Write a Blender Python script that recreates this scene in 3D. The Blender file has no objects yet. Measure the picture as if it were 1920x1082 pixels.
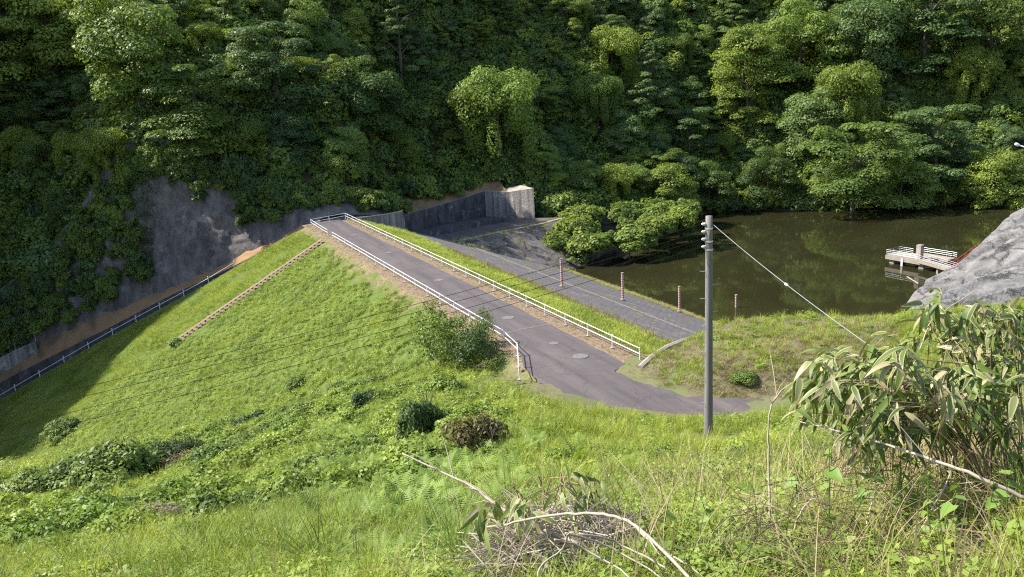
import bpy, bmesh, math, random
import numpy as np
from mathutils import Matrix, Vector

# ------------------------------------------------------------------ camera
F = 1500.0; PITCH = math.radians(14.2); ROLL = -math.atan(0.06)
CAM = np.array([0.0, 0.0, 16.0])
_fwd = np.array([0, math.cos(PITCH), -math.sin(PITCH)])
_r0 = np.array([1.0, 0, 0]); _u0 = np.array([0, math.sin(PITCH), math.cos(PITCH)])
_right = math.cos(ROLL) * _r0 + math.sin(ROLL) * _u0
_up = math.cos(ROLL) * _u0 - math.sin(ROLL) * _r0

sc = bpy.context.scene
col = sc.collection
cd = bpy.data.cameras.new('camera'); cam = bpy.data.objects.new('camera', cd); col.objects.link(cam)
cd.sensor_width = 36.0; cd.lens = F / 1920 * 36.0; cd.clip_end = 3000; cd.clip_start = 0.05
M4 = Matrix.Identity(4)
for i in range(3):
    M4[i][0] = _right[i]; M4[i][1] = _up[i]; M4[i][2] = -_fwd[i]; M4[i][3] = CAM[i]
cam.matrix_world = M4
sc.camera = cam

# ------------------------------------------------------------------ sky, sun, exposure
SUN_EL = math.radians(47); SUN_AZ_FROM = (-0.985, 0.174)      # horizontal direction towards the sun
w = bpy.data.worlds.new('World'); sc.world = w; w.use_nodes = True
nt = w.node_tree; nt.nodes.clear()
sky = nt.nodes.new('ShaderNodeTexSky'); sky.sky_type = 'NISHITA'; sky.sun_disc = False
sky.sun_elevation = SUN_EL; sky.sun_rotation = math.atan2(SUN_AZ_FROM[0], SUN_AZ_FROM[1])
bg = nt.nodes.new('ShaderNodeBackground'); bg.inputs['Strength'].default_value = 0.14
wo = nt.nodes.new('ShaderNodeOutputWorld')
nt.links.new(sky.outputs[0], bg.inputs[0]); nt.links.new(bg.outputs[0], wo.inputs[0])
sl = bpy.data.lights.new('sun', 'SUN'); sl.energy = 5.0; sl.angle = math.radians(0.53); sl.color = (1.0, 0.95, 0.87)
so = bpy.data.objects.new('sun', sl); col.objects.link(so); so.location = (-60, 10, 90)
_sd = Vector((SUN_AZ_FROM[0] * math.cos(SUN_EL), SUN_AZ_FROM[1] * math.cos(SUN_EL), math.sin(SUN_EL)))
so.rotation_euler = _sd.to_track_quat('Z', 'Y').to_euler()
sc.view_settings.view_transform = 'Standard'; sc.view_settings.look = 'None'
sc.view_settings.exposure = 1.15; sc.view_settings.gamma = 1.0
sc.render.engine = 'CYCLES'
sc.cycles.use_denoising = False; sc.cycles.pixel_filter_type = 'BLACKMAN_HARRIS'; sc.cycles.filter_width = 1.15
sc.cycles.max_bounces = 6; sc.cycles.diffuse_bounces = 3; sc.cycles.glossy_bounces = 2
sc.cycles.transmission_bounces = 3; sc.cycles.transparent_max_bounces = 4

# ------------------------------------------------------------------ picture <-> place
def ray(u, v): return _fwd + _right * (u - 960) / F - _up * (v - 541) / F
def atz(u, v, z=0.0):
    d = ray(u, v); return CAM + d * ((z - CAM[2]) / d[2])
def atd(u, v, dist): return CAM + ray(u, v) * dist
def aty(u, v, y):
    d = ray(u, v); return CAM + d * ((y - CAM[1]) / d[1])
def proj(p):
    q = np.asarray(p, float) - CAM; z = q @ _fwd
    return 960 + F * (q @ _right) / z, 541 - F * (q @ _up) / z, z
# dam axes: a runs along the crest from the far end to the near end, w to the reservoir side
AX = np.array([.4203, -.9074]); AW_ = np.array([.9074, .4203]); P0 = np.array([-22.14, 107.47])
def dam_xy(a, w): return P0 + np.multiply.outer(np.asarray(a, float), AX) + np.multiply.outer(np.asarray(w, float), AW_)
def D3(a, w, z):
    p = dam_xy(a, w); return (float(p[0]), float(p[1]), z)
def to_aw(x, y):
    dx = np.asarray(x) - P0[0]; dy = np.asarray(y) - P0[1]
    return dx * AX[0] + dy * AX[1], dx * AW_[0] + dy * AW_[1]
S_DN, S_UP = 0.52, 0.36
WATER = -11.2; FL = -6.0
def dam_z_w(w):
    w = np.asarray(w, float)
    return np.where(w < -5.8, -S_DN * (-5.8 - w), np.where(w > 0.7, -S_UP * (w - 0.7), 0.0))
def h_dam(x, y):
    a, w = to_aw(x, y); return dam_z_w(w)

RNG = np.random.default_rng(7)
# cheap smooth noise: sum of plane waves
class Wave:
    def __init__(s, seed, scale, n=14):
        r = np.random.default_rng(seed); th = r.uniform(0, 2 * np.pi, n); k = (2 * np.pi / scale) * r.uniform(.5, 1.9, n)
        s.kx = k * np.cos(th); s.ky = k * np.sin(th); s.ph = r.uniform(0, 6.28, n); s.n = n
    def __call__(s, x, y):
        x = np.asarray(x, float)[..., None]; y = np.asarray(y, float)[..., None]
        return np.sin(x * s.kx + y * s.ky + s.ph).sum(-1) / math.sqrt(s.n / 2)   # ~unit variance

class RBF:
    def __init__(s, pts):
        P = np.array(pts, float); s.c = P[:, :2]; n = len(P)
        A = np.linalg.norm(s.c[:, None] - s.c[None], axis=2)
        Q = np.c_[np.ones(n), s.c]
        K = np.block([[A, Q], [Q.T, np.zeros((3, 3))]])
        s.w = np.linalg.lstsq(K, np.r_[P[:, 2], 0, 0, 0], rcond=None)[0]
    def __call__(s, x, y):
        x = np.asarray(x, float); y = np.asarray(y, float); sh = x.shape; x = x.ravel(); y = y.ravel()
        out = np.empty(len(x))
        for i in range(0, len(x), 20000):
            xx = x[i:i + 20000]; yy = y[i:i + 20000]
            d = np.hypot(xx[:, None] - s.c[:, 0], yy[:, None] - s.c[:, 1])
            out[i:i + 20000] = d @ s.w[:-3] + s.w[-3] + s.w[-2] * xx + s.w[-1] * yy
        return out.reshape(sh)

# ---- near hillside (the camera stands on it)
near_pts = [(0, 0, 14.3), (0, -8, 16.8), (-12, -4, 14.0), (12, -4, 17.6), (9, 1, 15.6), (-25, 0, 11), (30, 0, 20), (40, 25, 14), (-30, 22, 2.5)]
near_px = [(960, 1082, 5.3), (480, 1082, 8.2), (0, 1082, 13), (1400, 1082, 4.2), (1900, 1082, 3.1), (1900, 940, 4.6), (1600, 960, 5.4),
           (1250, 960, 8), (960, 930, 13), (700, 950, 17), (350, 960, 24), (0, 990, 27), (960, 810, 26), (1150, 860, 21),
           (1328, 822, 30), (1450, 842, 24), (1600, 900, 11), (1328, 868, 20), (1328, 910, 13.5), (1328, 842, 25), (1700, 760, 17), (150, 930, 44), (420, 860, 44), (640, 800, 40), (800, 745, 40)]
near_pts += [tuple(atd(u, v, d)) for u, v, d in near_px]
near_pz = [(1050, 737, .05), (1130, 763, .12), (1260, 781, .15), (1330, 784, .15), (1420, 775, .1),      # near road edge
           (1100, 700, -.3), (1220, 740, -.3), (1330, 762, -.3), (1400, 758, -.3), (1500, 752, -.3),       # under the road
           (1160, 690, .02), (1215, 716, .1), (1300, 740, .12), (1400, 747, .15), (1500, 742, .3),
           (1215, 684, .1), (1250, 660, .25), (1290, 640, .15), (1345, 610, .15),
           (1330, 690, .8), (1450, 690, .9), (1600, 690, 1.2), (1450, 605, 1.15), (1600, 605, 1.15), (1700, 597, 1.3), (1850, 610, 3)]
near_pts += [tuple(atz(u, v, z)) for u, v, z in near_pz]
for u, v, z in ((1345, 610, 0), (1450, 605, 0), (1600, 605, 0), (1700, 597, 0), (1850, 600, 0)):
    p = atz(u, v, 0); d = p[:2] / np.linalg.norm(p[:2])
    for k, zz in ((5, -3.0), (15, -13.5), (30, -17)):
        q = p[:2] + d * k; near_pts.append((q[0], q[1], zz))
for u, v in ((800, 705), (640, 745), (450, 790), (250, 838), (0, 880)):                                    # meets the dam face here
    d = ray(u, v); a_ = d[2] - S_DN * (d[:2] @ AW_); b_ = S_DN * ((CAM[:2] - P0) @ AW_ + 5.8) - CAM[2]
    p = CAM + d * (b_ / a_); near_pts.append(tuple(p))
    q = p[:2] - 9 * AX; near_pts.append((q[0], q[1], float(h_dam(*q)) - 3.0))
    q = p[:2] - 25 * AX; near_pts.append((q[0], q[1], float(h_dam(*q)) - 9.0))
for a, w_, z in ((67.5, -6.8, -.5), (70, -6.5, .1), (66, -3, -.4), (60, -3, -1.5), (50, -3, -5), (66, 2, -.5), (67.5, 4, -1.2), (60, 5, -4), (64, 9, -4), (62, 15, -8), (55, 20, -12)):
    q = dam_xy(a, w_); near_pts.append((q[0], q[1], z))
_near = RBF(near_pts); _nw1 = Wave(3, 5.0); _nw2 = Wave(4, 1.6)
ROAD_PL = np.array([atz(u, v, 0)[:2] for u, v in ((1020, 660), (1080, 700), (1150, 725), (1250, 752), (1330, 762), (1430, 762), (1530, 756))])
def dist_poly(x, y, pl):
    x = np.asarray(x, float); y = np.asarray(y, float); best = np.full(x.shape, 1e9)
    for (ax, ay), (bx, by) in zip(pl[:-1], pl[1:]):
        ex, ey = bx - ax, by - ay; t = np.clip(((x - ax) * ex + (y - ay) * ey) / (ex * ex + ey * ey), 0, 1)
        best = np.minimum(best, np.hypot(x - ax - t * ex, y - ay - t * ey))
    return best
def h_near(x, y):
    z = _near(x, y); r = np.hypot(x, y)
    f = np.clip((dist_poly(x, y, ROAD_PL) - 2.0) / 4.0, 0, 1) * np.clip((np.asarray(r) - 2) / 12.0, .15, 1)
    return z + f * (.09 * _nw1(x, y) + .05 * _nw2(x, y))

# ---- far hillside: chute line, ledge, cliff, spillway apron, shore
def on_dn(u, v):
    d = ray(u, v); a_ = d[2] - S_DN * (d[:2] @ AW_); b_ = S_DN * ((CAM[:2] - P0) @ AW_ + 5.8) - CAM[2]
    return CAM + d * (b_ / a_)
TOE = [on_dn(u, v) for u, v in ((576, 425), (509, 459), (439, 502), (383, 536), (312, 574), (197, 636), (112, 685), (0, 750), (-110, 815))]
WALLTOP = [aty(u, v, 105.0) for u, v in ((572, 430), (520, 457), (421, 508), (316, 556), (200, 617), (67, 683), (0, 718), (-110, 775))]
LEDGE = [aty(u, v, 107.6) for u, v in ((570, 424), (492, 460), (386, 512), (281, 555), (176, 598), (63, 648), (0, 690), (-110, 745))]
CL_TOP = [aty(u, v, y) for u, v, y in ((765, 392, 115.5), (700, 374, 113.8), (620, 362, 112.6), (545, 352, 112.6), (470, 345, 112.8), (400, 318, 113), (300, 283, 114), (230, 300, 114), (150, 420, 113), (60, 520, 112), (-60, 600, 111))]
CL_FOOT = [aty(u, v, y) for u, v, y in ((765, 404, 113), (700, 402, 110.5), (620, 400, 108.5), (550, 432, 108), (492, 460, 107.6), (440, 487, 107.6), (330, 535, 107.6), (230, 576, 107.6), (150, 610, 107.6), (63, 648, 107.6), (-60, 717, 107.6))]
far_pts = []
for i, p in enumerate(CL_TOP):
    far_pts.append((p[0], p[1] + .6, p[2] + .3))
    if i > 1: far_pts += [(p[0] - 1, p[1] + 16, p[2] + 15), (p[0] - 3, p[1] + 60, p[2] + 62)]
far_pts += [(-21, 121, 1.0), (-20, 128, 1.0), (-27, 132, 13), (-24, 124, 5), (-24, 165, 44), (-14, 170, 40)]
for p in CL_FOOT: far_pts.append((p[0], p[1] - .5, p[2] - 1.5))
for p in TOE: far_pts += [(p[0], p[1], p[2] - 6), (p[0], p[1] - 20, p[2] - 9)]
for u, v in ((760, 436), (800, 428), (860, 414), (912, 406), (957, 406)): p = atz(u, v, FL); far_pts += [(p[0] - 2.0, p[1] + 6.5, 1.2), (p[0] + 1, p[1] - 3, FL - 3)]
SHORE = [atz(u, v, WATER - .3) for u, v in ((1085, 508), (1140, 487), (1215, 460), (1260, 430), (1330, 402), (1420, 399), (1500, 400), (1640, 394), (1810, 385), (1920, 380), (2050, 374))]
for p in SHORE:
    far_pts.append(tuple(p))
for p in SHORE[4:]:
    far_pts += [(p[0] + 1, p[1] - 12, WATER - 5), (p[0] + 2, p[1] + 4, WATER + 2.2), (p[0] + 5, p[1] + 25, WATER + 20), (p[0] + 12, p[1] + 90, WATER + 84)]
for u, v, z in ((859, 451, FL - .6), (1015, 420, FL - .3), (1054, 408, FL - .2), (1120, 404, FL - .2), (1180, 400, FL), (900, 428, FL - .8), (960, 414, FL - .8)): far_pts.append(tuple(atz(u, v, z)))
for a, w_, z in ((-22, 42, -3.5), (-22, 52, -4), (-26, 58, -3), (-42, 30, 15), (-42, 50, 14), (-40, 65, 12), (-80, 35, 56), (-80, 70, 58), (6, 3, -6), (10, 12, -11), (20, 20, -15), (40, 0, -20), (60, 0, -24), (40, 35, -20), (20, 45, -17)):
    q = dam_xy(a, w_); far_pts.append((q[0], q[1], z))
far_pts += [(-80, 117, 8), (-90, 114, 20), (-98, 98, 20), (-95, 82, 0), (-90, 60, -12), (-120, 100, 46), (-115, 70, 20), (-110, 140, 70), (-78, 95, -20), (150, 150, 0), (170, 210, 60), (-70, 60, -24)]
_far = RBF(far_pts); _fw1 = Wave(11, 22.0); _fw2 = Wave(12, 7.0)
YB_X = np.array([-140, -75, -66, -59, -52, -46, -38, -30, -24, -19, -10, -4, 2, 6, 10, 18, 30, 41, 56, 70, 87, 97, 160])
YB_Y = np.array([70, 108, 112, 113.5, 114.6, 114.2, 113.6, 113.4, 115, 130.5, 140, 143.2, 143, 138, 137.5, 139, 149, 158, 153, 152, 151, 151, 150])
def yb(x): return np.interp(x, YB_X, YB_Y)
def h_far(x, y):
    f = np.clip((np.asarray(y) - yb(x)) / 12.0, 0, 1)
    return _far(x, y) + f * (1.5 * _fw1(x, y) + .5 * _fw2(x, y))

# ------------------------------------------------------------------ materials
MATS = {}
def newmat(name):
    m = bpy.data.materials.new(name); m.use_nodes = True; n = m.node_tree; n.nodes.clear(); MATS[name] = m
    out = n.nodes.new('ShaderNodeOutputMaterial'); return m, n, out
def N(n, t, **kw):
    o = n.nodes.new(t)
    for k, v in kw.items(): setattr(o, k, v)
    return o
def noise(n, scale, detail=5, rough=.6, vec=None, coord='pos', sx=None):
    t = N(n, 'ShaderNodeTexNoise'); t.inputs['Scale'].default_value = scale; t.inputs['Detail'].default_value = detail; t.inputs['Roughness'].default_value = rough
    if coord == 'pos': src = N(n, 'ShaderNodeNewGeometry').outputs['Position']
    else: src = N(n, 'ShaderNodeTexCoord').outputs['Object']
    if sx is not None:
        mp = N(n, 'ShaderNodeMapping'); mp.inputs['Scale'].default_value = sx; n.links.new(src, mp.inputs[0]); src = mp.outputs[0]
    n.links.new(src, t.inputs['Vector']); return t
def ramp(n, src, stops):
    r = N(n, 'ShaderNodeValToRGB'); e = r.color_ramp.elements
    while len(e) < len(stops): e.new(.5)
    for x, (p, c) in zip(e, stops): x.position = p; x.color = (*c, 1) if len(c) == 3 else c
    n.links.new(src, r.inputs[0]); return r
def mixc(n, fac, a, b, mode='MIX'):
    m = N(n, 'ShaderNodeMix', data_type='RGBA', blend_type=mode)
    for s, v in ((m.inputs[0], fac), (m.inputs[6], a), (m.inputs[7], b)):
        if isinstance(v, bpy.types.NodeSocket): n.links.new(v, s)
        elif isinstance(v, (int, float)): s.default_value = v
        else: s.default_value = (*v, 1)
    return m.outputs[2]
def math_(n, op, a, b=None, clamp=False):
    m = N(n, 'ShaderNodeMath', operation=op, use_clamp=clamp)
    for s, v in zip(m.inputs, (a, b)):
        if v is None: continue
        if isinstance(v, bpy.types.NodeSocket): n.links.new(v, s)
        else: s.default_value = v
    return m.outputs[0]
def surf(name, c1, c2, scale=2.0, rough=.85, bump=.0, bscale=20, dist=.02, c3=None, scale3=.4, f3=(.5, .62), metallic=0, spec=.3, coord='pos', sx=None):
    m, n, out = newmat(name); p = N(n, 'ShaderNodeBsdfPrincipled')
    t = noise(n, scale, 6, .65, coord=coord, sx=sx); c = ramp(n, t.outputs[0], [(.33, c1), (.67, c2)]).outputs[0]
    if c3 is not None:
        t3 = noise(n, scale3, 5, .65, coord=coord); k = ramp(n, t3.outputs[0], [(f3[0], (0, 0, 0)), (f3[1], (1, 1, 1))]).outputs[0]; c = mixc(n, k, c, c3)
    n.links.new(c, p.inputs['Base Color']); p.inputs['Roughness'].default_value = rough; p.inputs['Metallic'].default_value = metallic
    p.inputs['Specular IOR Level'].default_value = spec
    if bump:
        tb = noise(n, bscale, 6, .7, coord=coord); b = N(n, 'ShaderNodeBump'); b.inputs['Strength'].default_value = bump; b.inputs['Distance'].default_value = dist
        n.links.new(tb.outputs[0], b.inputs['Height']); n.links.new(b.outputs[0], p.inputs['Normal'])
    n.links.new(p.outputs[0], out.inputs[0]); return m
def leafmat(name, dark, light, trans=.3, ybright=1.25, patch=.06, rough=.5, spec=.25, wr=.35, wt=.45, wp=.5):
    """leaf: colour runs from dark to light by leaf (attribute tint), by plant and by patch of ground"""
    m, n, out = newmat(name)
    at = N(n, 'ShaderNodeAttribute', attribute_name='tint'); oi = N(n, 'ShaderNodeObjectInfo')
    t = noise(n, patch, 3, .6)
    f = math_(n, 'ADD', math_(n, 'MULTIPLY', at.outputs['Fac'], wt), math_(n, 'MULTIPLY', oi.outputs['Random'], wr))
    pn = math_(n, 'MULTIPLY', math_(n, 'SUBTRACT', t.outputs[0], .5), wp * 3)
    f = math_(n, 'ADD', f, pn, True)
    c = mixc(n, f, dark, light)
    p = N(n, 'ShaderNodeBsdfPrincipled'); n.links.new(c, p.inputs['Base Color']); p.inputs['Roughness'].default_value = rough; p.inputs['Specular IOR Level'].default_value = spec
    tr = N(n, 'ShaderNodeBsdfTranslucent'); c2 = mixc(n, 1.0, c, (ybright, ybright * 1.0, .55), 'MULTIPLY'); n.links.new(c2, tr.inputs[0])
    mx = N(n, 'ShaderNodeMixShader'); mx.inputs[0].default_value = trans
    n.links.new(p.outputs[0], mx.inputs[1]); n.links.new(tr.outputs[0], mx.inputs[2]); n.links.new(mx.outputs[0], out.inputs[0]); return m

surf('soil', (.10, .085, .045), (.16, .15, .07), 1.2, .95, .4, 8, .05, c3=(.09, .12, .035), scale3=.3)
surf('turf', (.10, .145, .035), (.15, .19, .05), .9, .95, .5, 9, .06, c3=(.17, .15, .07), scale3=.25, f3=(.6, .75))
def mat_slope():
    m, n, out = newmat('slope_turf'); p = N(n, 'ShaderNodeBsdfPrincipled'); p.inputs['Roughness'].default_value = .95; p.inputs['Specular IOR Level'].default_value = .1
    t = noise(n, .9, 6, .65); g = ramp(n, t.outputs[0], [(.33, (.07, .105, .022)), (.67, (.11, .145, .035))]).outputs[0]  # turf green darkened: depth shade between the tufts is put into the colour
    t = noise(n, 6, 7, .7); l = ramp(n, t.outputs[0], [(.33, (.12, .078, .05)), (.67, (.30, .22, .15))]).outputs[0]
    s = N(n, 'ShaderNodeSeparateXYZ'); n.links.new(N(n, 'ShaderNodeTexCoord').outputs['UV'], s.inputs[0])
    tn = noise(n, .35, 5, .7); k = math_(n, 'ADD', s.outputs[1], math_(n, 'MULTIPLY', math_(n, 'SUBTRACT', tn.outputs[0], .5), 7.0))
    k = ramp(n, math_(n, 'DIVIDE', math_(n, 'ADD', k, 7.6), 3.0), [(.2, (0, 0, 0)), (.8, (1, 1, 1))]).outputs[0]
    n.links.new(mixc(n, k, g, l), p.inputs['Base Color'])
    tb = noise(n, 9, 6, .7); b = N(n, 'ShaderNodeBump'); b.inputs['Strength'].default_value = .5; b.inputs['Distance'].default_value = .06
    n.links.new(tb.outputs[0], b.inputs['Height']); n.links.new(b.outputs[0], p.inputs['Normal']); n.links.new(p.outputs[0], out.inputs[0])
mat_slope()
surf('litter', (.12, .078, .05), (.30, .22, .15), 6.0, .95, .9, 18, .08, c3=(.14, .15, .055), scale3=.8, f3=(.58, .7))
surf('ledge_soil', (.20, .12, .06), (.28, .17, .09), 1.2, .95, .5, 8, .05, c3=(.13, .09, .05), scale3=.3)
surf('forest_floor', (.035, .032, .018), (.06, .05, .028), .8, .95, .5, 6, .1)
def mat_asphalt():
    m, n, out = newmat('asphalt'); p = N(n, 'ShaderNodeBsdfPrincipled'); p.inputs['Roughness'].default_value = .85; p.inputs['Specular IOR Level'].default_value = .3
    mp = N(n, 'ShaderNodeMapping', vector_type='TEXTURE'); mp.inputs['Rotation'].default_value = (0, 0, math.atan2(AX[1], AX[0])); mp.inputs['Scale'].default_value = (9, .9, 1); n.links.new(N(n, 'ShaderNodeNewGeometry').outputs['Position'], mp.inputs[0])
    t = N(n, 'ShaderNodeTexNoise'); t.inputs['Scale'].default_value = 1.0; t.inputs['Detail'].default_value = 6; t.inputs['Roughness'].default_value = .6; n.links.new(mp.outputs[0], t.inputs['Vector'])
    c = ramp(n, t.outputs[0], [(.32, (.066, .056, .056)), (.68, (.113, .094, .091))]).outputs[0]
    t2 = noise(n, .45, 6, .7); c = mixc(n, ramp(n, t2.outputs[0], [(.5, (0, 0, 0)), (.7, (.7, .7, .7))]).outputs[0], c, (.064, .058, .061))
    t3 = noise(n, 35, 3, .6); c = mixc(n, .35, c, ramp(n, t3.outputs[0], [(.3, (.3, .3, .3)), (.7, (.75, .75, .75))]).outputs[0], 'OVERLAY')
    vo = N(n, 'ShaderNodeTexVoronoi', feature='DISTANCE_TO_EDGE'); vo.inputs['Scale'].default_value = .28
    wn = noise(n, 1.2, 4, .7); va = N(n, 'ShaderNodeVectorMath', operation='ADD'); n.links.new(N(n, 'ShaderNodeNewGeometry').outputs['Position'], va.inputs[0]); n.links.new(wn.outputs[1], va.inputs[1]); n.links.new(va.outputs[0], vo.inputs['Vector'])
    kc = ramp(n, vo.outputs['Distance'], [(.0, (1, 1, 1)), (.008, (0, 0, 0))]).outputs[0]; c = mixc(n, math_(n, 'MULTIPLY', kc, .6), c, (.035, .032, .033))
    n.links.new(c, p.inputs['Base Color']); b = N(n, 'ShaderNodeBump'); b.inputs['Strength'].default_value = .25; b.inputs['Distance'].default_value = .01; n.links.new(t3.outputs[0], b.inputs['Height']); n.links.new(b.outputs[0], p.inputs['Normal']); n.links.new(p.outputs[0], out.inputs[0])
mat_asphalt()
surf('asphalt_joint', (.17, .15, .135), (.11, .10, .095), 4, .9)
surf('white_paint', (.56, .56, .58), (.66, .66, .67), 2.5, .4, spec=.5, c3=(.55, .53, .48), scale3=1.2, f3=(.68, .8))
surf('steel', (.42, .43, .45), (.55, .56, .58), 4, .45, metallic=.5, spec=.5)
surf('concrete_light', (.24, .215, .185), (.34, .31, .27), 1.5, .9, .3, 12, .02, c3=(.21, .19, .165), scale3=.7)
surf('concrete_deck', (.22, .185, .145), (.30, .26, .21), 1.5, .9, .3, 12, .02)
surf('stone_step', (.12, .085, .055), (.21, .155, .105), 3, .9, .4, 15, .02)
surf('red_paint', (.42, .05, .05), (.5, .08, .07), 3, .5)
surf('bark', (.06, .05, .04), (.11, .09, .07), 6, .95, .6, 20, .03)
surf('twig', (.27, .22, .16), (.38, .33, .26), 7, .8, coord='pos')
surf('straw', (.27, .21, .13), (.40, .33, .23), 9, .85)
surf('pale_straw', (.30, .25, .18), (.50, .44, .35), 9, .85)
surf('brown_culm', (.16, .11, .06), (.30, .22, .12), 8, .8)
surf('wire', (.012, .012, .013), (.018, .018, .019), 2, .95, spec=.05)
surf('guy_steel', (.20, .20, .21), (.28, .28, .29), 2, .6, spec=.3)
surf('porcelain', (.62, .62, .62), (.72, .72, .72), 5, .3, spec=.5)
surf('lamp_white', (.75, .76, .78), (.82, .82, .83), 5, .35, spec=.5)
surf('iron_cover', (.09, .08, .077), (.19, .17, .16), 9, .7, .5, 40, .01, spec=.4)

def stained(name, base, dark, pale, vscale=(1.2, 1.2, .12), lo=.40, hi=.62, crack=0):
    """old cast or sprayed concrete: dark run-off stains drawn out downwards, pale lime patches"""
    m, n, out = newmat(name); p = N(n, 'ShaderNodeBsdfPrincipled'); p.inputs['Roughness'].default_value = .92; p.inputs['Specular IOR Level'].default_value = .2
    t1 = noise(n, 1.0, 7, .68, sx=vscale); k1 = ramp(n, t1.outputs[0], [(lo, (0, 0, 0)), (hi, (1, 1, 1))]).outputs[0]
    c = mixc(n, k1, dark, base)
    t2 = noise(n, .55, 6, .7); k2 = ramp(n, t2.outputs[0], [(.55, (0, 0, 0)), (.72, (1, 1, 1))]).outputs[0]
    c = mixc(n, k2, c, pale)
    t4 = noise(n, 6.0, 6, .7); c = mixc(n, .45, c, ramp(n, t4.outputs[0], [(.3, (.25, .25, .25)), (.7, (.8, .8, .8))]).outputs[0], 'OVERLAY')
    n.links.new(c, p.inputs['Base Color'])
    tb = noise(n, 2.2, 8, .7)
    if crack:
        vo = N(n, 'ShaderNodeTexVoronoi', feature='DISTANCE_TO_EDGE'); vo.inputs['Scale'].default_value = crack
        mp = N(n, 'ShaderNodeMapping'); mp.inputs['Scale'].default_value = (1, .55, .8); mp.inputs['Rotation'].default_value = (0, .5, .4)
        wn = noise(n, .8, 5, .7); gp = N(n, 'ShaderNodeNewGeometry'); va = N(n, 'ShaderNodeVectorMath', operation='ADD'); vs2 = N(n, 'ShaderNodeVectorMath', operation='SCALE'); vs2.inputs['Scale'].default_value = 2.2
        n.links.new(wn.outputs[1], vs2.inputs[0]); n.links.new(gp.outputs['Position'], va.inputs[0]); n.links.new(vs2.outputs[0], va.inputs[1]); n.links.new(va.outputs[0], mp.inputs[0]); n.links.new(mp.outputs[0], vo.inputs['Vector'])
        kc = ramp(n, vo.outputs['Distance'], [(.0, (0, 0, 0)), (.07, (1, 1, 1))]).outputs[0]
        gate = ramp(n, noise(n, .35, 3, .5).outputs[0], [(.42, (1, 1, 1)), (.55, (0, 0, 0))]).outputs[0]; kc = math_(n, 'MAXIMUM', kc, gate)
        c = mixc(n, kc, mixc(n, 1.0, c, (.35, .33, .32), 'MULTIPLY'), c); n.links.new(c, p.inputs['Base Color'])
        hgt = math_(n, 'ADD', math_(n, 'MULTIPLY', kc, .5), tb.outputs[0])
    else: hgt = tb.outputs[0]
    b = N(n, 'ShaderNodeBump'); b.inputs['Strength'].default_value = .7; b.inputs['Distance'].default_value = .2
    n.links.new(hgt, b.inputs['Height']); n.links.new(b.outputs[0], p.inputs['Normal'])
    n.links.new(p.outputs[0], out.inputs[0]); return m
stained('wall_dark', (.10, .093, .096), (.045, .042, .045), (.21, .195, .185), (.8, .8, .4))
stained('wall_grey', (.30, .27, .25), (.12, .108, .10), (.45, .41, .36), (1.6, 1.6, .07))
stained('shotcrete_dark', (.155, .135, .125), (.066, .058, .054), (.22, .195, .18), (.9, .9, .22), .36, .62)
stained('shotcrete_bank', (.15, .13, .122), (.075, .066, .064), (.22, .195, .175), (.4, .4, .4), .36, .62, .3)
stained('shotcrete_light', (.19, .182, .172), (.105, .098, .093), (.26, .25, .235), (.5, .5, .3), .36, .6, .42)

def mat_revetment():
    m, n, out = newmat('revetment'); p = N(n, 'ShaderNodeBsdfPrincipled'); p.inputs['Roughness'].default_value = .85
    geo = N(n, 'ShaderNodeTexCoord').outputs['UV']; mp = N(n, 'ShaderNodeMapping'); n.links.new(geo, mp.inputs[0])
    br = N(n, 'ShaderNodeTexBrick'); br.offset = .5; n.links.new(mp.outputs[0], br.inputs['Vector'])
    br.inputs['Scale'].default_value = 1; br.inputs['Brick Width'].default_value = 1.0; br.inputs['Row Height'].default_value = .42
    br.inputs['Mortar Size'].default_value = .035; br.inputs['Color1'].default_value = (.098, .086, .090, 1); br.inputs['Color2'].default_value = (.125, .11, .113, 1); br.inputs['Mortar'].default_value = (.05, .045, .045, 1)
    t = noise(n, .5, 6, .65); c = mixc(n, ramp(n, t.outputs[0], [(.55, (0, 0, 0)), (.75, (1, 1, 1))]).outputs[0], br.outputs[0], (.20, .18, .15))
    n.links.new(c, p.inputs['Base Color'])
    b = N(n, 'ShaderNodeBump'); b.inputs['Distance'].default_value = .04; b.inputs['Strength'].default_value = .8; b.invert = True
    n.links.new(br.outputs['Fac'], b.inputs['Height']); n.links.new(b.outputs[0], p.inputs['Normal']); n.links.new(p.outputs[0], out.inputs[0])
mat_revetment()
def mat_water():
    m, n, out = newmat('water'); p = N(n, 'ShaderNodeBsdfPrincipled'); p.inputs['Roughness'].default_value = .04; p.inputs['IOR'].default_value = 1.33
    t = noise(n, .05, 3, .5); c = ramp(n, t.outputs[0], [(.35, (.018, .0175, .007)), (.65, (.023, .022, .009))]).outputs[0]
    n.links.new(c, p.inputs['Base Color'])
    tb = noise(n, 1.1, 3, .5); tb2 = noise(n, .18, 2, .5)
    h = math_(n, 'ADD', math_(n, 'MULTIPLY', tb.outputs[0], .35), tb2.outputs[0])
    b = N(n, 'ShaderNodeBump'); b.inputs['Strength'].default_value = .06; b.inputs['Distance'].default_value = .08
    n.links.new(h, b.inputs['Height']); n.links.new(b.outputs[0], p.inputs['Normal']); n.links.new(p.outputs[0], out.inputs[0])
mat_water()
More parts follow.
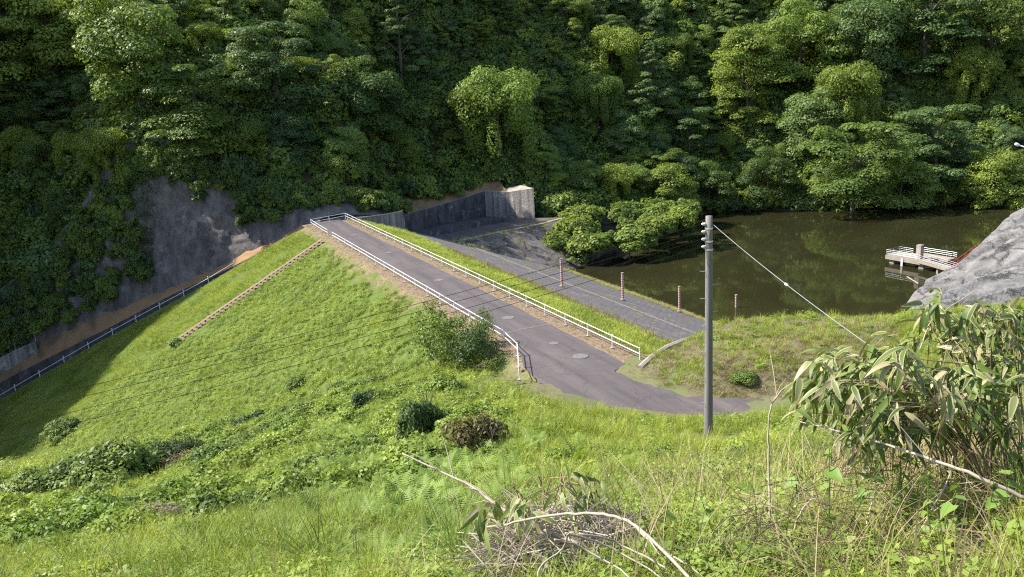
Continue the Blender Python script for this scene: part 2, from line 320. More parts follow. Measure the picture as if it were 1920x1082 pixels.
def mat_gauge():
    m, n, out = newmat('gauge_bands'); p = N(n, 'ShaderNodeBsdfPrincipled'); p.inputs['Roughness'].default_value = .6
    s = N(n, 'ShaderNodeSeparateXYZ'); n.links.new(N(n, 'ShaderNodeTexCoord').outputs['Object'], s.inputs[0])
    fr = math_(n, 'FRACT', math_(n, 'MULTIPLY', s.outputs[2], 5.0)); k = math_(n, 'GREATER_THAN', fr, .5)
    c = mixc(n, k, (.50, .45, .43), (.36, .08, .08)); t = noise(n, 6, 4); c = mixc(n, ramp(n, t.outputs[0], [(.55, (0, 0, 0)), (.75, (1, 1, 1))]).outputs[0], c, (.28, .2, .16))
    n.links.new(c, p.inputs['Base Color']); n.links.new(p.outputs[0], out.inputs[0])
mat_gauge()
def mat_pole():
    m, n, out = newmat('pole_concrete'); p = N(n, 'ShaderNodeBsdfPrincipled'); p.inputs['Roughness'].default_value = .8
    s = N(n, 'ShaderNodeSeparateXYZ'); n.links.new(N(n, 'ShaderNodeTexCoord').outputs['Object'], s.inputs[0])
    t = noise(n, 2.5, 6, .7, coord='obj', sx=(2, 2, .35)); c = ramp(n, t.outputs[0], [(.3, (.125, .118, .112)), (.7, (.20, .188, .178))]).outputs[0]
    k = ramp(n, math_(n, 'DIVIDE', s.outputs[2], 9.0), [(.72, (0, 0, 0)), (.97, (1, 1, 1))]).outputs[0]
    t2 = noise(n, 4, 5, .7, coord='obj'); k2 = math_(n, 'MULTIPLY', k, ramp(n, t2.outputs[0], [(.35, (0, 0, 0)), (.6, (1, 1, 1))]).outputs[0])
    c = mixc(n, k2, c, (.20, .15, .075)); n.links.new(c, p.inputs['Base Color']); n.links.new(p.outputs[0], out.inputs[0])
mat_pole()

leafmat('leaf_grass', (.16, .21, .027), (.44, .48, .09), .42, 1.2, .25, wp=.7)
leafmat('leaf_tall', (.17, .23, .028), (.43, .46, .085), .42, 1.2, .3, wp=.7)
leafmat('leaf_weed', (.115, .175, .03), (.36, .44, .09), .4, 1.2, .3, wp=.6)
leafmat('leaf_fern', (.10, .17, .03), (.27, .36, .065), .35, 1.2, .2)
leafmat('leaf_dry', (.24, .19, .10), (.38, .31, .18), .25, 1.0, .3)
leafmat('leaf_forest', (.045, .085, .024), (.215, .295, .058), .38, 1.3, .02, wr=.6, wt=.35, wp=.25)
leafmat('leaf_forest_warm', (.07, .115, .022), (.28, .345, .058), .38, 1.3, .02, wr=.5, wt=.4, wp=.25)
leafmat('leaf_forest_blue', (.045, .09, .036), (.18, .255, .07), .34, 1.2, .02, wr=.5, wt=.4, wp=.25)
leafmat('leaf_bush', (.08, .13, .026), (.24, .31, .065), .3, 1.25, .3)
leafmat('leaf_dark_bush', (.03, .06, .015), (.09, .14, .035), .28, 1.25, .3)
leafmat('leaf_withered', (.07, .065, .022), (.19, .17, .06), .3, 1.1, .5)
leafmat('leaf_tussock', (.13, .19, .035), (.32, .40, .09), .4, 1.1, .4)
leafmat('leaf_knot', (.13, .22, .04), (.24, .34, .08), .38, 1.2, .6)
leafmat('leaf_sasa', (.05, .088, .018), (.21, .27, .055), .25, 1.2, .8, rough=.5, spec=.35)
leafmat('leaf_sasa_pale', (.12, .15, .05), (.24, .27, .10), .25, 1.1, .8, rough=.35, spec=.5)
leafmat('leaf_sasa_edge', (.30, .26, .13), (.44, .39, .24), .3, 1.0, .8)

# ------------------------------------------------------------------ mesh helpers
class MB:
    def __init__(s): s.v = []; s.f = []; s.mi = []
    def add(s, v, f, mi=0):
        o = len(s.v); s.v += [tuple(map(float, p)) for p in v]; s.f += [tuple(i + o for i in q) for q in f]; s.mi += [mi] * len(f)
    def box(s, c, sz, ax=None, mi=0):
        c = np.array(c, float); h = np.array(sz, float) / 2
        ax = np.eye(3) if ax is None else np.array(ax, float)
        v = [c + ax[0] * h[0] * i + ax[1] * h[1] * j + ax[2] * h[2] * k for k in (-1, 1) for j in (-1, 1) for i in (-1, 1)]
        s.add(v, [(0, 2, 3, 1), (4, 5, 7, 6), (0, 1, 5, 4), (2, 6, 7, 3), (0, 4, 6, 2), (1, 3, 7, 5)], mi)
    def tube(s, pts, rad, n=8, caps=True, mi=0):
        pts = [np.array(p, float) for p in pts]; rad = rad if hasattr(rad, '__len__') else [rad] * len(pts)
        V = []; prev = None
        for i, p in enumerate(pts):
            t = (pts[min(i + 1, len(pts) - 1)] - pts[max(i - 1, 0)]); t /= (np.linalg.norm(t) + 1e-9)
            if prev is None:
                r = np.array([1.0, 0, 0]) if abs(t[0]) < .8 else np.array([0, 1.0, 0])
            else: r = prev
            r = r - t * (r @ t); r /= np.linalg.norm(r); prev = r; b = np.cross(t, r)
            for k in range(n):
                an = 2 * math.pi * k / n; V.append(p + rad[i] * (math.cos(an) * r + math.sin(an) * b))
        Fc = [(i * n + k, i * n + (k + 1) % n, (i + 1) * n + (k + 1) % n, (i + 1) * n + k) for i in range(len(pts) - 1) for k in range(n)]
        if caps: Fc += [tuple(range(n))[::-1], tuple((len(pts) - 1) * n + k for k in range(n))]
        s.add(V, Fc, mi)
    def mesh(s, name, mats, smooth=False):
        me = bpy.data.meshes.new(name); me.from_pydata(s.v, [], s.f)
        for m in (mats if isinstance(mats, (list, tuple)) else [mats]): me.materials.append(MATS[m])
        if any(s.mi): me.polygons.foreach_set('material_index', s.mi)
        if smooth: me.polygons.foreach_set('use_smooth', [True] * len(me.polygons))
        me.update(); return me
    def build(s, name, mats, parent=None, smooth=False):
        return obj(name, s.mesh(name, mats, smooth), parent)
def obj(name, me, parent=None, loc=None):
    o = bpy.data.objects.new(name, me); col.objects.link(o)
    if parent is not None: o.parent = parent
    if loc is not None: o.location = loc
    return o
def tag(o, label=None, cat=None, group=None, kind=None):
    if label: o['label'] = label
    if cat: o['category'] = cat
    if group: o['group'] = group
    if kind: o['kind'] = kind
    return o
def empty(name, loc, label=None, cat=None, group=None):
    o = bpy.data.objects.new(name, None); col.objects.link(o); o.location = loc; o.empty_display_size = .2
    return tag(o, label, cat, group)
def npmesh(name, V, Fq, mats, tint=None, smooth=False, mi=None):
    """fast mesh from arrays: V (n,3), Fq (m,k)"""
    me = bpy.data.meshes.new(name); V = np.asarray(V, np.float32); Fq = np.asarray(Fq, np.int32); m, k = Fq.shape
    me.vertices.add(len(V)); me.vertices.foreach_set('co', V.ravel())
    me.loops.add(m * k); me.loops.foreach_set('vertex_index', Fq.ravel())
    me.polygons.add(m); me.polygons.foreach_set('loop_start', np.arange(0, m * k, k, dtype=np.int32))
    for q in (mats if isinstance(mats, (list, tuple)) else [mats]): me.materials.append(MATS[q])
    if mi is not None: me.polygons.foreach_set('material_index', np.asarray(mi, np.int32))
    if tint is not None:
        at = me.attributes.new('tint', 'FLOAT', 'POINT'); at.data.foreach_set('value', np.asarray(tint, np.float32))
    me.update(calc_edges=True)
    if smooth: me.polygons.foreach_set('use_smooth', [True] * m)
    me.validate(); return me
def gridmesh(name, X, Y, Z, mat, keep=None, smooth=True, uv=None):
    ny, nx = X.shape; V = np.c_[X.ravel(), Y.ravel(), Z.ravel()]
    i = np.arange(nx * ny).reshape(ny, nx)
    Fq = np.stack([i[:-1, :-1], i[:-1, 1:], i[1:, 1:], i[1:, :-1]], -1).reshape(-1, 4)
    if keep is not None:
        k = keep.ravel(); Fq = Fq[k[Fq].any(1)]
    me = npmesh(name, V, Fq, mat, smooth=smooth)
    if uv is not None:
        l = me.uv_layers.new(name='UVMap'); vi = np.empty(len(me.loops), np.int32); me.loops.foreach_get('vertex_index', vi)
        l.data.foreach_set('uv', np.asarray(uv, np.float32).reshape(-1, 2)[vi].ravel())
    return me

# ------------------------------------------------------------------ ground
xs = np.arange(-62, 48.1, .7); ys = np.concatenate([np.arange(-9, 16, .45), np.arange(16, 92, .7)])
X, Y = np.meshgrid(xs, ys); Z = h_near(X, Y); HD = h_dam(X, Y)
_, Wc = to_aw(X, Y); keep = (Z > HD - 1.2) & ((Wc < 8) | (Z > WATER - 1.5)) & (np.hypot(X, Y) < 92)
tag(obj('hillside', gridmesh('hillside', X, Y, Z, 'soil', keep)), 'grassy near hillside falling from the camera to the dam road', kind='structure')
xs = np.arange(-135, 175, 1.6); ys = np.arange(58, 270, 1.6); X, Y = np.meshgrid(xs, ys); Z = h_far(X, Y)
A_, W_ = to_aw(X, Y); keep = ((Y > 106) | (X < -68)) & ~((W_ > -5) & (A_ > 4) & (Z < WATER - 2))
keep &= ~((Y < yb(X) - .5) & (X < -25) & (X > -80) & (Y > 90))
def in_poly(x, y, pl):
    c = np.zeros(x.shape, bool); n = len(pl)
    for i in range(n):
        (x0, y0), (x1, y1) = pl[i], pl[(i + 1) % n]
        if y0 == y1: continue
        c ^= ((y0 > y) != (y1 > y)) & (x < (x1 - x0) * (y - y0) / (y1 - y0) + x0)
    return c
_fl = [atz(u, v, FL)[:2] for u, v in ((758, 437), (860, 414), (912, 406), (957, 406), (1003, 409))]
CUT = [dam_xy(14, -4), dam_xy(-4, -4), np.array([-26., 110.]), np.array([-22., 112.]), np.array([-20., 116.]), _fl[0] + (-1.0, 1.0), _fl[1] + (-2.5, 5), _fl[2] + (-2.5, 5), _fl[3] + (-1, 5), _fl[4] + (0, 1.0),
       atz(1060, 412, FL)[:2], atz(1165, 406, FL)[:2], atz(1222, 459, WATER)[:2], atz(1088, 509, WATER)[:2], dam_xy(30, 30)]
keep &= ~in_poly(X, Y, CUT)
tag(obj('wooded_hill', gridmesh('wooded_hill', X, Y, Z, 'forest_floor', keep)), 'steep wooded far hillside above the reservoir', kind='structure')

# dam embankment, as strips across w
def strip(name, a0, a1, w0, w1, mat, label, da=1.0, dw=1.0, dz=0.0, zf=None, uv=False, wav=None):
    na = max(2, int((a1 - a0) / da) + 1); nw = max(2, int((w1 - w0) / dw) + 1)
    A, W = np.meshgrid(np.linspace(a0, a1, na), np.linspace(w0, w1, nw)); P = dam_xy(A.ravel(), W.ravel()).reshape(*A.shape, 2)
    Zs = dam_z_w(W) + dz
    if wav is not None: Zs = Zs + wav[1] * wav[0](P[..., 0], P[..., 1]) * np.clip(np.minimum(W - w0, w1 - W) / 2, 0, 1)
    U = np.stack([A, W * math.hypot(1, S_UP)], -1) if uv else None
    return tag(obj(name, gridmesh(name, P[..., 0], P[..., 1], Zs, mat, uv=U)), label, kind='structure')
# downstream face is cut along the chute line at the far side
na, nw = 100, 60
Ws = np.linspace(-62, -5.9, nw); toe_w = np.array([to_aw(p[0], p[1])[1] for p in TOE])[::-1]; toe_a = np.array([to_aw(p[0], p[1])[0] for p in TOE])[::-1]
V = []
amin = np.interp(Ws, toe_w, toe_a)
A = amin[:, None] + (85 - amin)[:, None] * np.linspace(0, 1, na)[None, :]; W = np.repeat(Ws[:, None], na, 1)
P = dam_xy(A.ravel(), W.ravel()).reshape(nw, na, 2); _dw = Wave(21, 6)
Zs = dam_z_w(W) + .05 * _dw(P[..., 0], P[..., 1]) * np.clip((-6.5 - W) / 2, 0, 1)
tag(obj('downstream_face', gridmesh('downstream_face', P[..., 0], P[..., 1], Zs, 'slope_turf', uv=np.stack([A, W], -1))), 'bright grass downstream face of the earth dam', kind='structure')
strip('crest_shoulder', 1.5, 69.5, -5.9, 1.6, 'litter', 'tan leaf litter shoulders along the crest road', dw=.4, dz=-.02)
strip('upstream_turf', 1.5, 69, 1.45, 8.2, 'turf', 'grass strip on the reservoir side below the crest fence', dz=.0)
strip('slab_revetment', -2, 68, 7.9, 36, 'revetment', 'dark concrete block revetment sloping into the reservoir', da=1.0, dw=1.0, dz=-.03, uv=True)
# two pale cast beams running along the revetment
for k, (w_, a0, a1) in enumerate(((17.8, 2, 64),)):
    b = MB(); n_ = 40
    aa = np.linspace(a0, a1, n_ + 1)
    for i in range(n_):
        am = (aa[i] + aa[i + 1]) / 2; c = D3(am, w_, float(dam_z_w(w_)) + .0)
        b.box(c, ((a1 - a0) / n_ - .03, .26, .12), [(AX[0], AX[1], 0), (AW_[0] * .94, AW_[1] * .94, -.338), (AW_[0] * .338, AW_[1] * .338, .94)])
    tag(b.build('revetment_beam', 'asphalt_joint'), ['pale concrete beam along the middle of the block revetment', 'pale concrete beam along the waterline of the revetment'][k], kind='structure')

# water
wp = [dam_xy(-2, 27), dam_xy(66, 27), dam_xy(78, 45), dam_xy(80, 150), np.array([190., 170.]), np.array([60., 175.]), np.array([15., 160.]), np.array([5., 125.])]
tag(obj('reservoir_water', npmesh('reservoir_water', [(p[0], p[1], WATER) for p in wp], [list(range(len(wp)))], 'water')), 'murky green brown reservoir water', kind='structure')

# road
L = [D3(1.2, -4.35, .02), D3(20, -4.35, .02), D3(40, -4.35, .02), D3(56, -4.35, .02), D3(62, -4.4, .02)] + [tuple(atz(u, v, .02)) for u, v in ((985, 692), (1010, 716), (1050, 737), (1130, 762), (1260, 780), (1330, 783), (1420, 777), (1520, 772))]
R = [D3(1.2, -.72, .02), D3(20, -.72, .02), D3(40, -.72, .02), D3(56, -.75, .02), D3(64, -.8, .02)] + [tuple(atz(u, v, .02)) for u, v in ((1172, 681), (1152, 696), (1200, 716), (1240, 728), (1300, 740), (1350, 746), (1430, 748), (1520, 746))]
def dense(pl, k=10):
    pl = np.array(pl); t = np.r_[0, np.cumsum(np.linalg.norm(np.diff(pl, axis=0), axis=1))]; return pl, t
n_ = 80; out = []
for pl in (L, R):
    pl = np.array(pl); seg = np.linspace(0, len(pl) - 1, n_); out.append(np.stack([np.interp(seg, np.arange(len(pl)), pl[:, j]) for j in range(3)], 1))
for side in out: # soften the edge with small wobble
    side[:, 0] += .06 * np.sin(np.arange(n_) * 1.7); side[:, 1] += .05 * np.sin(np.arange(n_) * 2.3 + 1)
G = np.stack([out[0] * (1 - t) + out[1] * t for t in np.linspace(0, 1, 9)], 0)
G[..., 2] += .05 * np.sin(np.linspace(0, math.pi, 9))[:, None]
tag(obj('road', gridmesh('road', G[..., 0], G[..., 1], G[..., 2], 'asphalt')), 'worn dark asphalt road along the dam crest, curving right', kind='structure')
def road_decal(name, a, w0, w1, th, mat, label):
    aa = []; b = MB(); n_ = 14
    Wd = np.linspace(w0, w1, n_ + 1); rr = np.random.default_rng(int(a * 10))
    j = rr.normal(0, .05, n_ + 1)
    for i in range(n_):
        zz = .02 + .05 * math.sin(math.pi * (Wd[i] + 4.35) / 3.6) + .012
        b.add([D3(a + j[i] - th / 2, Wd[i], zz), D3(a + j[i + 1] - th / 2, Wd[i + 1], zz), D3(a + j[i + 1] + th / 2, Wd[i + 1], zz), D3(a + j[i] + th / 2, Wd[i], zz)], [(0, 1, 2, 3)])
    return tag(b.build(name, mat), label, kind='structure')
road_decal('road_joint', 60.2, -4.2, -.8, .16, 'asphalt_joint', 'pale patched joint crossing the near end of the crest road')
road_decal('road_joint', 36.6, -4.1, -2.1, .13, 'asphalt_joint', 'thin pale crack across the fence side of the crest road')
road_decal('road_joint', 35.2, -2.6, -.9, .13, 'asphalt_joint', 'thin pale crack across the reservoir side of the crest road')
mh_l = ['farthest round manhole cover on the crest road', 'second round manhole cover from the far end of the road', 'third round manhole cover from the far end, mid crest',
        'round manhole cover just beyond the pale road joint', 'small broken pale cover between the road joint and the bend', 'nearest large round manhole cover at the road bend']
for k, (a, w_, r) in enumerate(((14.8, -2.5, .33), (27.9, -2.3, .33), (42.9, -2.4, .36), (57.1, -2.5, .38), (64.1, -2.6, .27), (67.2, -2.5, .42))):
    zc = .02 + .05 * math.sin(math.pi * (w_ + 4.35) / 3.6) + .006
    t = empty('manhole_cover', D3(a, w_, zc), mh_l[k], 'manhole cover', 'manhole covers along the crest road')
    b = MB(); b.tube([(0, 0, -.03), (0, 0, .008)], [r, r], 24); b.build('cover_plate', 'iron_cover', t)
    b = MB(); n_ = 24; ri, ro = r, r * 1.15
    v = [(q * math.cos(2 * math.pi * i / n_), q * math.sin(2 * math.pi * i / n_), z) for q, z in ((ri, .012), (ro, .012), (ro, -.03)) for i in range(n_)]
    f = [(j * n_ + i, j * n_ + (i + 1) % n_, (j + 1) * n_ + (i + 1) % n_, (j + 1) * n_ + i) for j in range(2) for i in range(n_)]
    b.add(v, f); b.build('frame_ring', 'asphalt_joint', t)

# ------------------------------------------------------------------ chute, ledge, cliff
def resamp(pl, n):
    pl = np.array(pl); t = np.r_[0, np.cumsum(np.linalg.norm(np.diff(pl, axis=0), axis=1))]; q = np.linspace(0, t[-1], n)
    return np.stack([np.interp(q, t, pl[:, j]) for j in range(3)], 1)
def wallmesh(pl, th, z_bot, name, mat, parent=None, side=(0, 1), seg=40, topnoise=0):
    """wall following polyline top pl, thickness th towards side, bottom at z_bot below the top"""
    p = resamp(pl, seg); sx, sy = np.array(side) / np.hypot(*side); b = MB()
    V = []
    for q in p:
        zb = q[2] - z_bot
        V += [q, (q[0] + sx * th, q[1] + sy * th, q[2]), (q[0] + sx * th, q[1] + sy * th, zb), (q[0], q[1], zb)]
    Fc = []
    for i in range(len(p) - 1):
        o = i * 4; Fc += [(o + k, o + (k + 1) % 4, o + 4 + (k + 1) % 4, o + 4 + k) for k in range(4)]
    Fc += [(0, 3, 2, 1), tuple((len(p) - 1) * 4 + k for k in range(4))]
    b.add(V, Fc); return b.build(name, mat, parent)
ch = empty('spillway_chute', tuple(TOE[5]), 'dark stained concrete spillway chute running down beside the grass dam face', 'spillway')
toe_top = [p + np.array([0, .35, .02]) for p in TOE]
wallmesh(toe_top, .3, 3.5, 'near_wall', 'wall_grey', None).parent = ch
ch.location = (0, 0, 0)
wallmesh(WALLTOP, .5, 6.0, 'far_wall', 'wall_dark', ch)
fl = MB(); a_, b_ = resamp(toe_top, 30), resamp([p - np.array([0, 0, 0]) for p in WALLTOP], 30)
for i in range(29):
    fl.add([(a_[i][0], a_[i][1] + .2, a_[i][2] - 3), (b_[i][0], b_[i][1] + .1, b_[i][2] - 4.5), (b_[i + 1][0], b_[i + 1][1] + .1, b_[i + 1][2] - 4.5), (a_[i + 1][0], a_[i + 1][1] + .2, a_[i + 1][2] - 3)], [(0, 1, 2, 3)])
fl.build('channel_floor', 'wall_dark', ch)
a_, b_ = resamp([p + np.array([0, .45, -.06]) for p in WALLTOP], 60), resamp(LEDGE, 60)
G = np.stack([a_ * (1 - t) + b_ * t for t in np.linspace(0, 1.25, 7)], 0); _lw = Wave(31, 3)
G[1:, :, 2] += .12 * _lw(G[1:, :, 0], G[1:, :, 1])
tag(obj('ledge', gridmesh('ledge', G[..., 0], G[..., 1], G[..., 2], 'ledge_soil')), 'brown leaf covered ledge above the spillway chute wall', kind='structure')
a_, b_ = resamp(CL_FOOT, 110), resamp(CL_TOP, 110)
ts = np.linspace(-.04, 1.12, 60); G = np.stack([a_ * (1 - t) + b_ * t for t in ts], 0)
_c1, _c2, _c3 = Wave(41, 9), Wave(42, 3.2), Wave(43, 1.3)
sx_, sz_ = G[..., 0], G[..., 2] * 1.0
disp = .20 * _c1(sx_, sz_ * .6) + .12 * np.abs(_c2(sx_, sz_)) + .05 * _c3(sx_, sz_)
disp = (disp + .2 * np.abs(_c2(sx_ * 2.2, sz_ * .7))) * np.clip(ts * 5, 0, 1)[:, None]
G[..., 1] -= disp * .8; G[..., 2] += disp * .3
tag(obj('cliff', gridmesh('cliff', G[..., 0], G[..., 1], G[..., 2], 'shotcrete_dark')), 'shaded grey sprayed concrete cliff above the spillway', kind='structure')
# low wall at the left end of the ledge
lw = empty('low_wall', (0, 0, 0), 'low grey concrete wall with thin posts on the ledge at the frame edge', 'wall')
LW = [aty(u, v, 106.6) for u, v in ((66, 640), (30, 655), (-10, 676), (-80, 712))]
wallmesh(LW, .3, 2.4, 'wall_body', 'wall_grey', lw, seg=8)
for q in resamp(LW, 5)[:4]:
    b = MB(); b.tube([q + (0, .15, -.1), q + (0, .15, 1.5)], .04, 6); b.build('post', 'steel', lw)

# chute handrail (white posts, one rail)
tr = empty('chute_railing', (0, 0, 0), 'low white pipe railing along the toe of the grass slope beside the chute', 'railing')
tp = resamp([p + np.array([0, .1, 0]) for p in TOE[2:]], 13)
for k, q in enumerate(tp):
    b = MB(); b.tube([q + (0, 0, -.2), q + (0, 0, .85)], .055, 8); b.tube([q + (0, 0, .8), q + (0, 0, .9)], .08, 8); b.build('post', 'white_paint', tr)
b = MB(); b.tube([q + (0, 0, .62) for q in tp], .04, 8); b.build('rail', 'white_paint', tr, True)

# ------------------------------------------------------------------ spillway intake
sp = empty('spillway_wall', (0, 0, 0), 'long dark stained retaining wall of the spillway intake with pale end block', 'wall')
bot = [atz(u, v, FL) for u, v in ((758, 437), (800, 428), (860, 414), (912, 406), (957, 406), (1003, 409))]
topv = [404, 392, 375, 358, 360, 353]; topu = [757, 798, 857, 911, 955.5, 1002]
tops = []
for p, u, v in zip(bot, topu, topv):
    d = ray(u, v); t = math.hypot(p[0], p[1]) / math.hypot(d[0], d[1]); tops.append(CAM[2] + d[2] * t)
back = np.array([-.35, .94])
def prism_wall(idx, name, mat, th, dz=0.0, capmat=None):
    b = MB(); k = len(idx); V = []
    for i in idx:
        p = bot[i]; V += [(p[0], p[1], FL - 1), (p[0], p[1], tops[i] + dz)]
    for i in idx:
        p = bot[i]; V += [(p[0] + back[0] * th, p[1] + back[1] * th, FL - 1), (p[0] + back[0] * th, p[1] + back[1] * th, tops[i] + dz)]
    Fc = []
    for j in range(k - 1):
        Fc += [(2 * j, 2 * j + 2, 2 * j + 3, 2 * j + 1), (2 * k + 2 * j, 2 * k + 2 * j + 1, 2 * k + 2 * j + 3, 2 * k + 2 * j + 2)]
    b.add(V, Fc)
    b.add(V, [(2 * j + 1, 2 * j + 3, 2 * k + 2 * j + 3, 2 * k + 2 * j + 1) for j in range(k - 1)], 1)
    b.add(V, [(0, 1, 2 * k + 1, 2 * k), (2 * k - 2, 4 * k - 2, 4 * k - 1, 2 * k - 1)])
    return b.build(name, [mat, capmat or mat], sp)
prism_wall([0, 1, 2, 3], 'wall_panel', 'wall_dark', .7, 0, 'concrete_light')
prism_wall([3, 4, 5], 'end_block', 'wall_grey', 5.5, .02, 'concrete_light')
# low sill wall in front of it
sw = [atz(u, v, FL + .2) for u, v in ((798, 443), (850, 432), (905, 421), (963, 411))]
ds = []
for p, u, v in zip(sw, (798, 849, 904, 963), (436, 424, 413, 402.5)):
    d = ray(u, v); t = math.hypot(p[0], p[1]) / math.hypot(d[0], d[1]); ds.append((p[0], p[1], CAM[2] + d[2] * t))
sl_ = wallmesh(ds, .45, 2.0, 'spillway_sill', 'wall_dark', None, seg=12); tag(sl_, 'low dark concrete sill in front of the spillway wall', 'sill')
# brown bench behind the wall
q0 = [np.array([p[0] + back[0] * .6, p[1] + back[1] * .6, z - .05]) for p, z in zip(bot[:5], tops[:5])]
q1 = [q + np.array([-1.6, 4.2, 1.9]) for q in q0]
a_, b_ = resamp(q0, 30), resamp(q1, 30); G = np.stack([a_ * (1 - t) + b_ * t for t in np.linspace(0, 1.3, 6)], 0)
G[1:, :, 2] += .12 * _lw(G[1:, :, 0] * 1.5, G[1:, :, 1] * 1.5)
tag(obj('bench', gridmesh('bench', G[..., 0], G[..., 1], G[..., 2], 'ledge_soil')), 'brown earth bench above the spillway wall', kind='structure')
# apron floor
ap = [atz(u, v, FL - .02) for u, v in ((690, 445), (758, 436), (860, 413), (912, 405), (957, 405), (1003, 408), (1060, 406), (1015, 419), (900, 446), (855, 456), (760, 450))]
tag(obj('spillway_apron', npmesh('spillway_apron', [tuple(p) for p in ap], [list(range(len(ap)))], 'asphalt')), 'dark concrete apron of the spillway intake', kind='structure')
pth = [atz(u, v, FL + .12) for u, v in ((857, 453), (930, 437), (1015, 420), (1056, 409), (1110, 404))]
pk = wallmesh(pth, .9, .5, 'path_kerb', 'concrete_light', None, seg=24); tag(pk, 'pale concrete path edge on top of the far bank slope', kind='structure')
# far bank concrete slope
def on_up(u, v):
    d = ray(u, v); a_ = d[2] + S_UP * (d[:2] @ AW_); b_ = -S_UP * ((CAM[:2] - P0) @ AW_ - .7) - CAM[2]; return CAM + d * (b_ / a_)
fs = [[atz(u, v, FL + .05) for u, v in ((855, 454), (930, 439), (1015, 422), (1060, 411), (1110, 407), (1165, 405))],
      [on_up(u, v) - np.array([0, 0, .4]) for u, v in ((857, 458), (940, 478), (1020, 497), (1082, 511))] + [atz(u, v, WATER - .8) for u, v in ((1140, 489), (1180, 474), (1222, 459))]]
a_, b_ = resamp(fs[0], 60), resamp(fs[1], 60); G = np.stack([a_ * (1 - t) + b_ * t for t in np.linspace(0, 1, 24)], 0)
G[..., 2] += (.22 * Wave(51, 4)(G[..., 0], G[..., 1]) + .25) * np.sin(np.linspace(0, math.pi, 24))[:, None]
tag(obj('bank_slope', gridmesh('bank_slope', G[..., 0], G[..., 1], G[..., 2], 'shotcrete_bank')), 'grey concrete bank sloping to the water beyond the dam', kind='structure')
# turnaround beyond the fence end
tu = empty('turnaround', (0, 0, 0), 'small raised asphalt turning place with grey retaining wall beyond the fence', 'turnaround')
tq = [atz(u, v, -.25) for u, v in ((600, 412), (650, 410), (690, 407), (725, 402), (752, 397), (757, 393), (740, 390), (690, 392), (640, 396), (590, 402))]
b = MB(); k = len(tq); b.add([tuple(p) for p in tq], [tuple(range(k))]); b.build('paving', 'asphalt', tu)
b = MB(); e = tq[:6]
V = [(p[0], p[1], z) for p in e for z in (-.12, -4.5)]; b.add(V, [(2 * i, 2 * i + 1, 2 * i + 3, 2 * i + 2) for i in range(5)]); b.build('retaining_wall', 'wall_grey', tu)
for lo, hi, nm in ((1, 8, 'kerb'),):
    b = MB(); b.tube([p + np.array([0, 0, .02]) for p in tq[lo:hi]], .11, 6); b.build(nm, 'concrete_light', tu)

# ------------------------------------------------------------------ stairs on the dam face
st = empty('slope_stairs', (0, 0, 0), 'narrow flight of litter covered steps running down the grass dam face', 'stairs')
m_step = MB(); m_step.box((0, 0, 0), (1.05, .42, .30)); me_step = m_step.mesh('step', 'stone_step')
nst = 36
rot = math.atan2(AX[1], AX[0])
for i in range(nst):
    w_ = -6.3 - i * .5; o = obj('step', me_step, st, D3(15.0, w_, float(dam_z_w(w_)) + .0)); o.rotation_euler = (0, 0, rot)
    o.location.x += random.Random(i).uniform(-.03, .03)
b = MB(); WS = np.linspace(-6.2, -24.2, 40)
for i in range(39):
    for j in range(1):
        b.add([D3(13.6, WS[i], float(dam_z_w(WS[i])) + .13), D3(14.4, WS[i], float(dam_z_w(WS[i])) + .16), D3(14.4, WS[i + 1], float(dam_z_w(WS[i + 1])) + .16), D3(13.6, WS[i + 1], float(dam_z_w(WS[i + 1])) + .13)], [(0, 1, 2, 3)])
b.build('side_path', 'litter', st)

# ------------------------------------------------------------------ pipe fences
m = MB(); m.tube([(0, 0, -.15), (0, 0, .84)], .035, 8); m.tube([(0, 0, .84), (0, 0, .86)], .045, 8); me_post = m.mesh('post', 'white_paint')
m = MB(); m.box((0, 0, .015), (.22, .22, .05)); me_plate = m.mesh('base_plate', 'concrete_light')
def fence(name, nodes, label, plates=True):
    t = empty(name, (0, 0, 0), label, 'fence', 'white pipe fences on the dam crest')
    for q in nodes:
        p = obj('post', me_post, t, q)
        if plates: obj('base_plate', me_plate, p)
    for z in (.80, .45):
        b = MB(); b.tube([(q[0], q[1], q[2] + z) for q in nodes], .028, 8); b.build('rail', 'white_paint', t)
    return t
SPC = 2.94
fr = [D3(69.8 - SPC * i, 0, 0) for i in range(24)]                       # near end -> far end on the reservoir side
fr = [q for q in fr if to_aw(q[0], q[1])[0] > 2] + [D3(1.1, 0, 0), D3(2.0, -2.4, 0), D3(3.0, -5.0, 0), D3(6.3, -5.05, 0), D3(9.5, -5.1, 0), D3(12.8, -5.1, 0)]
fence('pipe_fence', fr, 'long white two rail fence on the reservoir side, wrapping round the far end')
fl_ = [D3(15.0 + SPC * i, -5.05, 0) for i in range(16)] + [D3(61.7, -5.05, 0)]
c = atz(971, 668, 0); e_ = atz(974.5, 712, .05)
fl_ += [tuple(c), tuple((c + e_) / 2), tuple(e_)]
fence('pipe_fence', fl_, 'white two rail fence on the grass side, bending towards the hill at its near end')

# kerb stone between revetment grass and mound
kb = MB(); kp = [atz(u, v, z) for u, v, z in ((1200, 690, .12), (1222, 670, .22), (1250, 652, .28), (1280, 640, .22), (1300, 634, .1))]
kb.tube([p + np.array([0, 0, -.05]) for p in resamp(kp, 12)], .22, 8); tag(kb.build('kerb_edge', 'concrete_deck'), 'pale curved concrete edging between fence end and the grassy mound', kind='structure')

